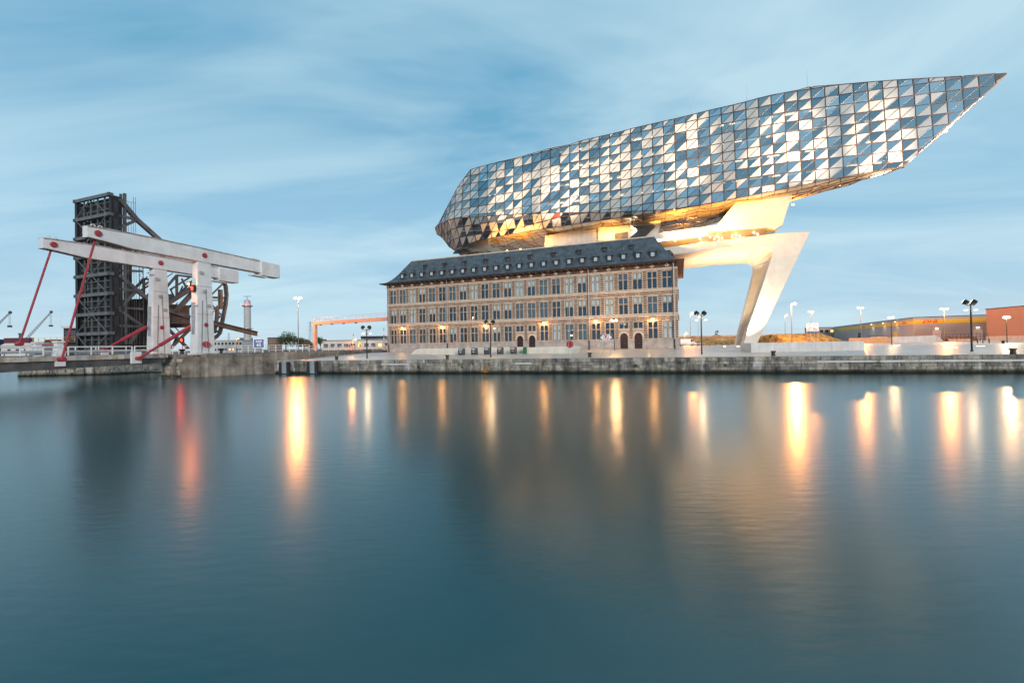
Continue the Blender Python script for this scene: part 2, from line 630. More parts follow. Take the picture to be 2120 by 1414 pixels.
# pale repair strips and iron mooring rings set in the wall
for px_, w_ in ((817, 4.2), (1083, 2.2), (1795, 9.5), (2060, 13)):
    xx = QF.px(px_, 752, 0).x
    bb = MB()
    bb.box(xx - w_ / 2, xx + w_ / 2, .0, .14, 1.22, 1.42)
    bb.build('pale_repair_strip', M['conc2'], qr)
b = MB()
xx = QF.px(1003, 762, 0).x
b.prism([V(xx - .6, .02, .2), V(xx - .3, .02, .25), V(xx + .1, .02, .16), V(xx + .5, .02, .22), V(xx + .3, .02, .5), V(xx + .22, .02, .8), V(xx + .06, .02, 1.25), V(xx - .08, .02, 1.15), V(xx - .2, .02, .75), V(xx - .22, .02, .45)], V(0, .02, 0))
for px_ in (866, 1316, 1502, 1870):
    xd = QF.px(px_, 758, 0).x
    dh = MB()
    dh.box(xd - .16, xd + .16, -.02, .06, .8, 1.12)
    dh.build('drain_hole', M['gutter'], qr)
M['rust'] = mat('orange_rust', (.33, .14, .03), .9, 0, .5, 5)
b.build('rust_stain', M['rust'], qr)
M['weed'] = mat('weed_leaf', (.05, .09, .02), .8, 0, .3)
for px_ in (957, 1123, 1819):
    xx = QF.px(px_, 755, 0).x
    b = MB()
    st_ = [V(xx + .05 * math.sin(k * 1.7), -.03, .8 + k * .07) for k in range(9)]
    vs_, fs_ = st_ + [p + V(.03, 0, 0) for p in st_], []
    for k in range(8):
        fs_.append((k, 9 + k, 10 + k, k + 1))
    for i in range(40):
        k = i % 9
        c = st_[k]
        a1 = V(random.gauss(0, .16), random.uniform(-.16, -.02), random.gauss(.02, .1))
        n0 = len(vs_)
        vs_ += [c + a1, c + a1 + V(random.uniform(-.08, .08), random.uniform(-.04, .04), random.uniform(-.1, .1))]
        fs_.append((k, n0, n0 + 1))
    b.add(vs_, fs_)
    tag(b.build('wall_weed', M['weed'], None, fix=False), {957: 'small green weed growing from the quay wall left of the rust stain', 1123: 'small green weed on the quay wall under the red lifebuoy board', 1819: 'green weed hanging on the right part of the quay wall'}[px_], 'weed')
for o_ in [x_ for x_ in bpy.data.objects if x_.name.startswith('wall_weed')]:
    o_.location = QF.o
    o_.rotation_euler = (0, 0, QA)
# steel fender plates between timbers
M['timber'] = mat('wet_dark_timber', (.025, .024, .024), .7, 0, .3, 2, .2)
M['fender'] = mat('blue_grey_fender', (.30, .36, .40), .5, .2, .1, 1, 0, 8, .5, .2)
for i, px_ in enumerate((590, 648)):
    xx = QF.px(px_, 760, 0).x
    fr = root('fender', QF.w(xx, 0, 0), QA, ('blue grey steel fender plate between dark timbers nearest the bridge abutment', 'blue grey steel fender plate on the quay, right of its twin')[i], 'fender', 'fenders on the quay')
    b = MB(); b.box(-.42, .42, -.2, .0, .1, 1.86); b.build('plate', M['fender'], fr)
    for sx in (-1, 1):
        b = MB(); b.box(sx * .66 - .2, sx * .66 + .2, -.3, .02, -.3, 1.78); b.build('timber', M['timber'], fr)

# bridge abutment and the upper road behind it
ab = [V(-48.7, 59.7, 0), V(-42.6, 60.15, 0), V(-37.9, 65.0, 0), V(-34.3, 68.5, 0), V(-29.3, 97.5, 0), V(-31, 140, 0), V(-46.5, 140, 0)]
ar = root('bridge_abutment', (-43, 62, 0), 0, 'stained dark concrete bridge abutment wall rising from the water', 'wall')
o3 = V(43, -62, 0)
b = MB()
b.prism([p + o3 + V(0, 0, -1.5) for p in ab], V(0, 0, 1.5 + 2.72))
b.build('wall', M['conc_dirty'], ar)
b = MB()
cop = [p + o3 for p in ab]
for i in range(4):
    a_, c_ = cop[i], cop[i + 1]
    d_ = (c_ - a_).normalized()
    nrm = V(-d_.y, d_.x, 0)
    b.prism([a_ - nrm * .08 + V(0, 0, 2.72), c_ - nrm * .08 + V(0, 0, 2.72), c_ + nrm * .75 + V(0, 0, 2.72), a_ + nrm * .75 + V(0, 0, 2.72)], V(0, 0, .5 - .004 * i))
b.build('coping', M['conc_dirty'], ar)
b = MB()
for k in range(5):
    for j in range(2):
        l = random.uniform(.9, 1.7)
        b.box(-5.72 + (j * 1.2 if k % 2 else j * 1.5), -5.72 + (j * 1.2 if k % 2 else j * 1.5) + l - .03, -2.36 - .03 * j, -1.8, .1 + k * .5, .57 + k * .5)
tag(b.build('corner_stones', M['quay'], ar), kind='stuff')
# iron ladder on the wall
p_ = atZ(516, 774, 0)
lr = root('quay_ladder', (p_.x, p_.y - .15, 0), math.atan2(4.85, 4.7), 'rusty iron ladder down the dark abutment wall', 'ladder')
for sx in (-.22, .22):
    b = MB(); b.bar((sx, 0, -.4), (sx, 0, 3.3), .07); b.build('rail', M['bollard'], lr)
rme = MB().bar((-.22, 0, 0), (.22, 0, 0), .045).mesh('rung', M['bollard'])
for k in range(11):
    inst('rung', rme, lr, (0, 0, .1 + k * .29))
b = MB()
b.prism([p + V(0, 0, 3.16) for p in [ab[0] + V(.3, .7, 0), ab[1] + V(-.2, .7, 0), ab[2] + V(-.4, .6, 0), ab[3] + V(-.6, .4, 0), ab[4] + V(-.7, 0, 0), ab[5], ab[6]]], V(0, 0, .05))
tag(b.build('road', M['asphalt']), kind='structure')
# stone pier across the passage, under the bridge
pr_ = root('stone_pier', (-71, 69, 0), 0, 'pale stone pier in the water below the bridge at far left', 'pier')
b = MB()
b.prism([V(-78.4, 68.2, -1.5) + V(71, -69, 0), V(-64.2, 69.3, -1.5) + V(71, -69, 0), V(-61.5, 79, -1.5) + V(71, -69, 0), V(-58, 112, -1.5) + V(71, -69, 0), V(-76, 112, -1.5) + V(71, -69, 0)], V(0, 0, 3.6))
b.build('body', M['quay'], pr_)
for k, (z0, z1) in enumerate([(0, .5), (.5, 1.0), (1.0, 1.5), (1.5, 2.1)]):
    x = -7.4
    bb = None
    while x < 6.6:
        l = random.uniform(1.2, 2.6)
        l = min(l, 6.8 - x)
        bb = MB(); y0 = -.8 + (x + 7.4) / 14.2 * 1.1
        bb.box(x + .02, x + l - .02, y0 - random.uniform(.04, .1), y0 + .4, z0 + .02, z1 - .02)
        bb.build('stone_block', M['quay'], pr_)
        x += l
# ================================================================== the old brick and stone fire-station building
FA, FBp = V(-28.65, 99.11, 2.59), V(29.54, 76.29, 2.59)
FF = Frame(FA, math.atan2(FBp.y - FA.y, FBp.x - FA.x))
LEN, DEP, NB, BW = 62.5, 21.0, 24, 2.57
X0 = (LEN - 23 * BW) / 2
fr_ = root('old_stone_building', FA, FF.a, 'long three storey sandstone building with slate hip roof and rows of cross windows', 'building')
doors = (12, 13, 20, 21)
HWN = .78
fl = [(1.95, 4.95), (6.5, 9.5), (11.0, 13.98)]
xc = [X0 + k * BW for k in range(NB)]
wall = MB()
DW, SPR = .69, 2.34
# plinth between the doors
edges = [-.1] + sum([[xc[k] - DW, xc[k] + DW] for k in doors], []) + [LEN + .1]
pl = MB()
for i in range(0, len(edges), 2):
    pl.box(edges[i], edges[i + 1], -.1, .5, 0, 1.66)
    pl.box(edges[i], edges[i + 1], -.16, .5, 1.66, 1.8)
pl.build('plinth', M['plinth'], fr_)
def band(z0, z1, y0=0.0, mb=wall):
    mb.box(0, LEN, y0, .5, z0, z1)
for i in range(0, len(edges), 2):
    wall.box(max(0, edges[i]), min(LEN, edges[i + 1]), 0, .5, 1.8, 1.95)
band(4.95, 6.5); band(9.5, 11.0); band(13.98, 15.5)
for fi, (z0, z1) in enumerate(fl):
    for k in range(NB + 1):
        a_ = 0 if k == 0 else xc[k - 1] + HWN
        c_ = LEN if k == NB else xc[k] - HWN
        wall.box(a_, c_, 0, .5, z0, z1)
    for k in range(NB):
        if fi == 0 and k in doors:
            # fill round the arched doorway under a short window
            for s_ in (-1, 1):
                wall.box(min(xc[k] + s_ * DW, xc[k] + s_ * HWN), max(xc[k] + s_ * DW, xc[k] + s_ * HWN), .01, .5, z0, SPR)
            wall.box(xc[k] - HWN, xc[k] + HWN, .01, .5, 3.1, 3.88)
            na = 10
            for i in range(na):
                t0, t1 = math.pi * i / na, math.pi * (i + 1) / na
                pts = [V(xc[k] + DW * math.cos(t0), .01, SPR + DW * math.sin(t0)), V(xc[k] + DW * math.cos(t1), .01, SPR + DW * math.sin(t1)),
                       V(xc[k] + DW * math.cos(t1), .01, 3.1), V(xc[k] + DW * math.cos(t0), .01, 3.1)]
                wall.prism(pts, V(0, .48, 0))
            for s_ in (-1, 1):
                wall.box(min(xc[k] + s_ * DW, xc[k] + s_ * HWN), max(xc[k] + s_ * DW, xc[k] + s_ * HWN), .01, .5, SPR, 3.1)
            wall.box(xc[k] - .09, xc[k] + .09, .08, .3, 3.88, z1)
        else:
            zt = z0 + (z1 - z0) * .62
            wall.box(xc[k] - .09, xc[k] + .09, .08, .3, z0, z1)
            for s_ in (-1, 1):
                wall.box(min(xc[k] + s_ * .09, xc[k] + s_ * HWN), max(xc[k] + s_ * .09, xc[k] + s_ * HWN), .09, .3, zt - .07, zt + .07)
# side and back walls
wall.box(0, .5, .5, DEP, 0, 15.5); wall.box(LEN - .5, LEN, .5, DEP, 0, 15.5); wall.box(.5, LEN - .5, DEP - .5, DEP, 0, 15.5)
wall.build('wall', M['stone'], fr_)
# dressed stone courses and sills
tr = MB()
for z0, z1, pr in ((5.98, 6.18, .2), (10.52, 10.72, .2), (6.36, 6.5, .07), (10.9, 11.0, .06), (14.42, 14.58, .1)):
    tr.box(-pr, LEN + pr, -pr, -.001, z0, z1)
    for x_, s_ in ((0, -1), (LEN, 1)):
        tr.box(min(x_, x_ + s_ * pr), max(x_, x_ + s_ * pr), -.001, DEP, z0, z1)
for fi in (1,):
    for k in range(NB):
        tr.box(xc[k] - .98, xc[k] + .98, -.1, -.001, fl[fi][1] + .22, fl[fi][1] + .34)
for k in doors:
    tr.box(xc[k] - 1.0, xc[k] + 1.0, -.1, .0, 3.62, 3.76)
    na = 12
    for i in range(na):
        t0, t1 = math.pi * i / na, math.pi * (i + 1) / na
        f_ = lambda r, t: V(xc[k] + r * math.cos(t), -.05, SPR + r * math.sin(t))
        tr.prism([f_(DW, t0), f_(DW + .26, t0), f_(DW + .26, t1), f_(DW, t1)], V(0, .06, 0))
tr.build('stone_courses', M['stone_trim'], fr_)
# brown brick bands set in the stone
bb = MB()
for fi, (z0, z1) in enumerate(fl):
    for k in range(NB + 1):
        xm = .48 if k == 0 else LEN - .48 if k == NB else (xc[k - 1] + xc[k]) / 2
        if fi == 0 and (k in doors and k - 1 in doors):
            nb_, zz = 7, z0 + .2
        z = z0 + .1
        i = 0
        while z < z1 + .12:
            w_ = .31 if i % 2 else .25
            if k in (0, NB):
                for s_ in (-1, 1):
                    bb.box(xm + s_ * .3 - .17, xm + s_ * .3 + .17, -.012, .02, z, z + .21)
            elif k in (6, 18):
                for s_ in (-1, 1):
                    bb.box(xm + s_ * .27 - .13, xm + s_ * .27 + .13, -.012, .02, z, z + .21)
            else:
                bb.box(xm - w_, xm + w_, -.012, .02, z, z + .21)
            z += .4
            i += 1
for zb in (5.2, 9.75):
    for k in range(NB):
        for s_ in (-1, 1):
            for z in (zb + .12, zb + .42):
                a_ = xc[k] + s_ * .36
                c_ = xc[k] + s_ * (BW / 2 - .04)
                bb.box(min(a_, c_), max(a_, c_), -.012, .02, z, z + .12)
        bb.box(xc[k] - .2, xc[k] + .2, -.05, .02, zb + .3, zb + .42)
tag(bb.build('brick_bands', M['brick'], fr_), kind='stuff')
bb = MB()
bb.box(-.05, LEN + .05, -.06, .3, 14.58, 15.5)
for x_ in (0, LEN):
    bb.box(x_ - .06, x_ + .06, .3, DEP, 14.58, 15.5)
bb.build('brown_frieze', M['frieze'], fr_)
bb = MB()
for k in range(NB):
    bb.lathe([(.26, 0), (.26, .07), (.16, .10)], (xc[k], -.05, 14.98), 10, 0, (0, -1, 0))
    bb.box(xc[k] - .42, xc[k] + .42, -.1, -.05, 14.93, 15.02)
tag(bb.build('stone_bosses', M['stone_trim'], fr_), kind='stuff')
bb = MB()
for k in range(NB):
    bb.lathe([(.12, 0), (.12, .03)], (xc[k], -.15, 14.98), 8, 0, (0, -1, 0))
tag(bb.build('boss_centres', M['gutter'], fr_), kind='stuff')
bb = MB()
for k in range(NB * 2 + 1):
    bb.box(X0 - BW / 2 + k * BW / 2 - .09, X0 - BW / 2 + k * BW / 2 + .09, -1.0, .1, 15.28, 15.5)
tag(bb.build('eave_brackets', M['soffit'], fr_), kind='stuff')
bb = MB()
bb.box(-1.1, LEN + 1.1, -1.1, DEP + 1.1, 15.5, 15.56)
bb.build('soffit', M['soffit'], fr_)
bb = MB()
bb.box(-1.2, LEN + 1.2, -1.2, -1.02, 15.5, 15.72)
bb.box(-1.2, -1.02, -1.02, DEP + 1.2, 15.5, 15.72); bb.box(LEN + 1.02, LEN + 1.2, -1.02, DEP + 1.2, 15.5, 15.72)
bb.build('gutter', M['gutter'], fr_)
# roof: bell-cast hips round a flat top
prof = [(-1.12, 15.6), (-.5, 15.8), (.1, 16.12), (.7, 16.62), (1.3, 17.3), (2.0, 18.25), (4.0, 21.3)]
rf = MB()
vs = []
for o, z in prof:
    vs += [V(o, o, z), V(LEN - o, o, z), V(LEN - o, DEP - o, z), V(o, DEP - o, z)]
fs = []
for k in range(len(prof) - 1):
    for i in range(4):
        j = (i + 1) % 4
        fs.append((k * 4 + i, k * 4 + j, k * 4 + 4 + j, k * 4 + 4 + i))
fs.append(tuple((len(prof) - 1) * 4 + i for i in range(4)))
rf.add(vs, fs)
rfo = rf.build('roof', M['slate'], fr_)
rd = MB()
for a_, c_ in (((4, 4), (LEN - 4, 4)), ((4, 4), (4, DEP - 4)), ((LEN - 4, 4), (LEN - 4, DEP - 4))):
    rd.tube((a_[0], a_[1], 21.32), (c_[0], c_[1], 21.32), .14, n=6)
rd.build('ridge_capping', M['stone_trim'], rfo)
# windows
def winmesh(zs):
    b_ = MB()
    for (za, zb) in zs:
        for s_ in (-1, 1):
            xa, xb = (s_ * .09, s_ * HWN) if s_ > 0 else (s_ * HWN, s_ * .09)
            f_ = .055
            b_.box(xa, xa + f_, 0, .1, za, zb); b_.box(xb - f_, xb, 0, .1, za, zb)
            b_.box(xa + f_, xb - f_, 0, .1, za, za + f_); b_.box(xa + f_, xb - f_, 0, .1, zb - f_, zb)
    return b_.mesh('window', M['frame'])
H_ = 3.0
zsF = [(0, H_ * .62 - .07), (H_ * .62 + .07, H_)]
wm = winmesh(zsF)
wms = winmesh([(0, 1.07)])
def panemesh(w_, h_, ma):
    return MB().box(-w_ / 2, w_ / 2, 0, .012, 0, h_).mesh('pane', ma)
M['pane_lit'] = emit('lit_room', (1, .55, .2), 1.2)
PW = HWN - .09 - .11
pm = {}
for key, h_ in (('lo', zsF[0][1] - .11), ('up', zsF[1][1] - zsF[1][0] - .11), ('sh', 1.07 - .11)):
    for kk, ma in (('d', M['pane_dark']), ('m', M['pane_mid']), ('b', M['pane_blind'])):
        pm[key + kk] = panemesh(PW, h_, ma)
rng = random.Random(11)
for fi, (z0, z1) in enumerate(fl):
    for k in range(NB):
        short = fi == 0 and k in doors
        o = inst('window', wms if short else wm, fr_, (xc[k], .2, 3.88 if short else z0))
        mode = rng.random()
        pb = (.18, .34, .30)[fi]
        for s_ in (-1, 1):
            xx = s_ * (HWN + .09) / 2
            if short:
                inst('pane', pm['shd'], o, (xx, .05, .055))
            else:
                up_b = mode < pb + .12
                lo_b = mode < pb * .5
                inst('pane', pm['lob' if lo_b else 'lom' if mode > .8 else 'lod'], o, (xx, .05, .055))
                inst('pane', pm['upb' if up_b else 'upm' if mode > .72 else 'upd'], o, (xx, .05, zsF[1][0] + .055))
# rooms behind the glass, some with a ceiling light on
rm = MB()
for fi, (z0, z1) in enumerate(fl):
    rm.box(.6, LEN - .6, 4.5, 4.6, z0 - .6, z1 + .3)
    rm.box(.6, LEN - .6, .5, 4.5, z0 - .75, z0 - .62)
rm.build('interior', M['room'], fr_)
lb = MB()
for fi, k, dx_, zz in ((1, 11, -.3, 1.5), (1, 12, .35, 1.45), (1, 19, -.4, 1.3), (1, 19, .4, 1.6), (1, 19, .42, 1.1), (2, 13, .2, 1.4), (2, 19, .5, 1.2), (0, 10, -.3, 1.9), (0, 8, .3, 1.0), (0, 16, -.4, 1.7), (0, 13, 0, 2.3), (1, 8, .3, 1.6)):
    lb.lathe([(.05, -.1), (.13, -.06), (.15, 0), (.13, .06), (.05, .1)], (xc[k] + dx_, 1.2, fl[fi][0] + zz), 8)
tag(lb.build('ceiling_lamps', emit('room_lamp', (1, .6, .25), 14), fr_), kind='stuff')
# doors
dm = MB()
pts = [V(-DW, 0, 0), V(DW, 0, 0)] + [V(DW * math.cos(math.pi * i / 12), 0, SPR + DW * math.sin(math.pi * i / 12)) for i in range(13)]
dm.prism(pts, V(0, .08, 0))
for s_ in (-1, 1):
    xa, xb = (.05, DW - .08) if s_ > 0 else (-DW + .08, -.05)
    dm.box(xa, xb, -.03, 0, .15, .9)
    dm.box(xa, xb, -.03, 0, 1.05, 2.3)
dme = dm.mesh('door', M['door'])
hm = MB().lathe([(.02, 0), (.045, .03), (.045, .06), (.02, .08)], (0, 0, 0), 8, 0, (0, -1, 0)).mesh('door_knob', M['galv'])
for k in doors:
    d_ = inst('door', dme, fr_, (xc[k], .22, .02))
    inst('door_knob', hm, d_, (.12, -.03, 1.05))
    b_ = MB(); b_.box(xc[k] - .85, xc[k] + .85, -.45, -.1, 0, .14); b_.build('doorstep', M['plinth'], fr_)
# dormers
def dormer(w_, h_):
    b_ = MB()
    b_.box(-w_ / 2, w_ / 2, 0, 1.6, 0, .1)
    b_.box(-w_ / 2, -w_ / 2 + .14, 0, .9, .1, h_); b_.box(w_ / 2 - .14, w_ / 2, 0, .9, .1, h_); b_.box(-w_ / 2 + .14, w_ / 2 - .14, 0, .9, h_ - .12, h_)
    b_.box(-w_ / 2 - .06, w_ / 2 + .06, -.12, .2, -.08, .02)
    body = b_.mesh('dormer', M['wood'])
    h2 = MB()
    e_ = w_ / 2 + .2
    h2.add([(-e_, -.22, h_), (e_, -.22, h_), (e_, 1.5, h_ + .05), (-e_, 1.5, h_ + .05), (0, .45, h_ + w_ * 1.0), (0, 2.2, h_ + w_ * 1.0)],
           [(0, 1, 4), (1, 2, 5, 4), (2, 3, 5), (3, 0, 4, 5), (3, 2, 1, 0)])
    hood = h2.mesh('hood', M['slate'])
    f3 = MB()
    f3.tube((0, .45, h_ + w_ * .98), (0, .45, h_ + w_ * 1.0 + .5), .035, .01, 6)
    f3.lathe([(.02, 0), (.06, .05), (.02, .1)], (0, .45, h_ + w_ * 1.0 + .1), 6)
    fin = f3.mesh('finial', M['lead'])
    pn = MB().box(-w_ / 2 + .14, w_ / 2 - .14, .1, .12, .1, h_ - .12).mesh('pane', M['pane_dark'])
    return body, hood, fin, pn
big, small = dormer(.95, 1.0), dormer(.68, .72)
big[3].materials[0] = M['pane_blind']
def roof_o(z):
    for (o0, z0), (o1, z1) in zip(prof, prof[1:]):
        if z0 <= z <= z1:
            return o0 + (o1 - o0) * (z - z0) / (z1 - z0)
def put(kind, x, z, y=None, rz=0):
    body, hood, fin, pn = kind
    o = inst('dormer', body, fr_, (x, (roof_o(z) - .12) if y is None else y, z), rz)
    inst('hood', hood, o); inst('finial', fin, o); inst('pane', pn, o)
for k in range(22):
    put(big, 3.6 + k * (58.4 - 3.6) / 21, 16.85)
for k in range(10):
    put(small, 8.6 + k * (54.5 - 8.6) / 9, 19.0)
for y in (5.5, 9.5, 13.5):
    put(big, LEN - roof_o(16.85) + .12, 16.85, y, R(90))
    put(big, roof_o(16.85) - .12, 16.85, y, R(-90))
# downpipes
for x in (.48, (xc[5] + xc[6]) / 2, (xc[17] + xc[18]) / 2, LEN - .62):
    b_ = MB()
    b_.tube((x, -.24, 1.75), (x, -.24, 15.5), .075, n=8)
    b_.tube((x, -.24, 0), (x, -.24, 1.75), .11, n=8, mi=1)
    b_.build('downpipe', [M['lead'], M['gutter']], fr_)
# wall lamps over the ground-floor windows
for k in (1, 5, 9, 14, 18, 22):
    b_ = MB()
    b_.tube((xc[k], -.02, 5.55), (xc[k], -.4, 5.6), .03, n=6)
    b_.lathe([(.05, .12), (.2, -.02), (.22, -.05)], (xc[k], -.4, 5.5), 10)
    o = b_.build('wall_lamp', M['gutter'], fr_)
    g_ = MB().lathe([(.02, -.14), (.11, -.08), (.12, 0), (.05, .04)], (xc[k], -.4, 5.47), 10)
    g_.build('bulb', M['l_wall'], o)
    lamp('wall_lamp_light', FF.w(xc[k], -.55, 5.3), 200, (1, .46, .12), .12, parent=fr_)
# ================================================================== the faceted glass extension
SA, SB = V(-13.5, 100, 0), V(67.1, 72, 0)
SF = Frame(SA, math.atan2(SB.y - SA.y, SB.x - SA.x))
TAN5 = math.tan(R(5))
_n = (SF.ey - V(0, 0, TAN5)).normalized()
def shp(x, y):                      # picture point on the leaning front of the hull -> (s, u)
    q = SF.l(onplane(x, y, SA + V(0, 0, 38), _n))
    return q.x, q.z
def poly(pts):
    pts = sorted(pts)
    def f(s):
        if s <= pts[0][0]:
            return pts[0][1]
        for (a, c), (d, e) in zip(pts, pts[1:]):
            if s <= d:
                return c + (e - c) * (s - a) / (d - a)
        return pts[-1][1]
    return f
top_px = [(975, 351), (1026, 337), (1062, 329), (1099, 319), (1137, 308), (1179, 300), (1205, 291), (1273, 276), (1318, 264), (1367, 253), (1403, 245),
          (1473, 227.6), (1530, 215), (1588, 199), (1648, 188), (1679, 180), (1734, 176), (1801, 170), (1861, 165.6), (1926, 162), (1992, 158), (2089, 150.5)]
bot_px = [(1413, 432), (1438, 428), (1493, 417.5), (1579, 400.5), (1658, 385), (1717, 372), (1780, 361), (1839, 350), (1871, 344)]
tip = shp(2089, 150.5)
bow = shp(1871, 344)
topf = poly([(-8.3, 33.75), (-7.5, 34.4), (-4.5, 36.8), (0, 39.9), (1.6, 41.7)] + [shp(*q) for q in top_px])
cre = [(-8, 33.7)] + [shp(*q) for q in [(920, 454), (984, 449), (1038, 446), (1076, 444), (1156, 440.6), (1218, 440.6), (1286, 439), (1360, 436)]]
bo = [shp(*q) for q in bot_px]
cref = poly(cre + bo + [tip])
strip = poly([(-8.3, 32.2), (-7.8, 31), (-5.5, 29), (-3, 27.3), (0, 27.4), (4, 28.4), (16.8, 29.1), (25.4, 29.2), (32, 29.35), (38.4, 29.3), (45, 29.3), (50, bo[0][1]), (60, 0)])
rowf = poly([(-8, 42.7), (6.7, 43), (17, 43.3), (21, 43.75), (25.4, 44.15), (30, 44.28), (38.5, 44.5), (47, 44.8), (58, 45.3), (67, 45.5), (78, 45.05), (95, 44.3), (100, 44.1)])
rj = random.Random(5)
jit = {}
def surf(s, u):
    """arc length along the hull and height -> local point; the stern turns away, the lower strip leans in"""
    t = (u - 38) * TAN5
    c = cref(s)
    if u < c and s < 50:
        t += (c - u) * .84
    sf = 1.6 + max(0, min(1, (u - 33) / 11)) * 3.1
    x = s
    if s < sf:
        d = sf - s
        a = R(15)
        d1 = min(d, 3.0)
        x = sf - d1 * math.cos(a)
        t += d1 * math.sin(a)
        if d > d1:
            x -= (d - d1) * math.cos(R(40))
            t += (d - d1) * math.sin(R(40))
    return V(x, t, u)
CW, RH = 2.1, 1.9
cols = list(range(-4, 47))
def clip(poly_, line):              # keep the side where line(p) >= 0
    o = []
    for i in range(len(poly_)):
        a, c = poly_[i], poly_[(i + 1) % len(poly_)]
        fa, fc = line(a), line(c)
        if fa >= 0:
            o.append(a)
        if (fa >= 0) != (fc >= 0):
            k = fa / (fa - fc)
            o.append((a[0] + (c[0] - a[0]) * k, a[1] + (c[1] - a[1]) * k))
    return o
hr = root('faceted_glass_extension', SF.w(0, 0, 0), SF.a, 'long ship shaped glass extension of triangular facets poised above the old building', 'building')
def gv(i, j):
    s = 4.7 + (i - 3) * CW
    return (s, rowf(s) + j * RH)
def area2(p):
    return abs(sum(p[i][0] * p[(i + 1) % len(p)][1] - p[(i + 1) % len(p)][0] * p[i][1] for i in range(len(p)))) / 2
panels = []
mull = MB()
seen_e = set()
for i in cols:
    s0, s1 = gv(i, 0)[0], gv(i + 1, 0)[0]
    T0, T1, C0, C1, B0, B1 = topf(s0), topf(s1), cref(s0), cref(s1), strip(s0), strip(s1)
    lin = lambda a, c: (lambda p: a + (c - a) * (p[0] - s0) / (s1 - s0))
    lt, lc, lb_ = lin(T0, T1), lin(C0, C1), lin(B0, B1)
    for j in range(-10, 4):
        a, b_, c, d = gv(i, j), gv(i + 1, j), gv(i + 1, j + 1), gv(i, j + 1)
        for kind, tri in (('lr', [a, b_, c]), ('ul', [a, c, d])):
            p = clip(tri, lambda q: lt(q) - q[1])
            if len(p) >= 3:
                pu = clip(p, lambda q: q[1] - lc(q))
                if len(pu) >= 3 and area2(pu) > .12:
                    panels.append((i, j, kind, 'u', pu))
                if s0 < 48:
                    pd = clip(clip(p, lambda q: lc(q) - q[1]), lambda q: q[1] - lb_(q))
                    if len(pd) >= 3 and area2(pd) > .12:
                        panels.append((i, j, kind, 'd', pd))
def jitter(i, j):
    if (i, j) not in jit:
        jit[(i, j)] = rj.uniform(-.09, .09)
    return jit[(i, j)]
M['clad'] = mat('white_cladding_panel', (.50, .495, .48), .34, .2, .035, .5, 0, 8, .55)
M['g_dark'] = glass('glass_deep_blue', (.74, .80, .83), (.50, .56, .58), .50)
M['g_sky'] = glass('glass_sky_blue', (1.0, 1.0, 1.0), (.60, .64, .66), .70)
M['g_pale'] = glass('glass_pale', (1.0, .98, .96), (.85, .88, .88), .36)
M['g_red'] = mat('red_print_panel', (.45, .03, .02), .3, 0, .35, 1.5)
M['mullion'] = mat('bronze_mullion', (.10, .065, .055), .35, .5, .1)
M['inner'] = mat('interior_plaster', (.55, .50, .44), .8, 0, .06)
ordered = []
for (i, j, kind, reg, p) in panels:
    cx, cz = sum(q[0] for q in p) / len(p), sum(q[1] for q in p) / len(p)
    h = random.Random(i * 131 + j * 17 + (3 if kind == 'lr' else 0) + (71 if reg == 'd' else 0)).random()
    po = .60 if kind == 'lr' else .36
    diag = (i - j) % 3 == 0
    po += .16 if diag else -.08
    if cx > 86: po = .22
    if cx > 91: po = .06
    if reg == 'd': po = .74 if kind == 'ul' else .60
    if h < po:
        ma = 'clad'
    else:
        g_ = random.Random(i * 7 + j * 91 + (5 if kind == 'lr' else 0)).random()
        ma = 'g_dark' if g_ < .26 else 'g_sky' if g_ < .66 else 'g_pale'
        if cx > 93.5: ma = 'g_dark'
        if reg == 'd': ma = 'g_dark' if g_ < .3 else 'g_sky'
        if reg == 'd' and 20 < cx < 38 and g_ > .72: ma = 'g_red'
    # shrink towards the middle so that the joints stay open
    q2 = []
    for q in p:
        dxq, dyq = cx - q[0], cz - q[1]
        l = math.hypot(dxq, dyq) or 1
        k = min(.14, l * .3) / l
        q2.append((q[0] + dxq * k, q[1] + dyq * k))
    # facet tilt from the jittered grid nodes
    P3 = [surf(*q) for q in q2]
    nrm = (P3[1] - P3[0]).cross(P3[2] - P3[0])
    if nrm.length < 1e-6:
        continue
    nrm.normalize()
    if nrm.y > 0:
        nrm = -nrm
    rr = random.Random(i * 53 + j * 29 + len(p) + (7 if kind == 'lr' else 0))
    ta, tb = rr.gauss(0, .014), rr.gauss(0, .014)
    c3 = sum(P3, V(0, 0, 0)) / len(P3)
    P3 = [v_ + nrm * ((v_ - c3).x * ta + (v_ - c3).z * tb) for v_ in P3]
    wc = SF.w(*c3)
    vis = area2(p) / (wc - CAM).length_squared
    ordered.append((vis, ma, P3, nrm))
ordered.sort(key=lambda q: -q[0])
cnt = {'cladding_panel': 0, 'glass_pane': 0}
rest = {'cladding_panel': MB(), 'glass_pane': MB()}
gm = ['g_dark', 'g_sky', 'g_pale', 'g_red']
for vis, ma, P3, nrm in ordered:
    nm = 'cladding_panel' if ma in ('clad', 'g_red') else 'glass_pane'
    if cnt[nm] < 300:
        c3 = sum(P3, V(0, 0, 0)) / len(P3)
        bb = MB()
        bb.prism([v_ - c3 for v_ in P3], -nrm * .05)
        o = bb.build(nm, M[ma], hr)
        o.location = c3
        cnt[nm] += 1
    else:
        rest[nm].prism(P3, -nrm * .05, 0 if nm == 'cladding_panel' and ma == 'clad' else 1 if nm == 'cladding_panel' else gm.index(ma))
tag(rest['cladding_panel'].build('small_cladding_panels', [M['clad'], M['g_red']], hr), kind='stuff')
tag(rest['glass_pane'].build('small_glass_panes', [M[x_] for x_ in gm], hr), kind='stuff')
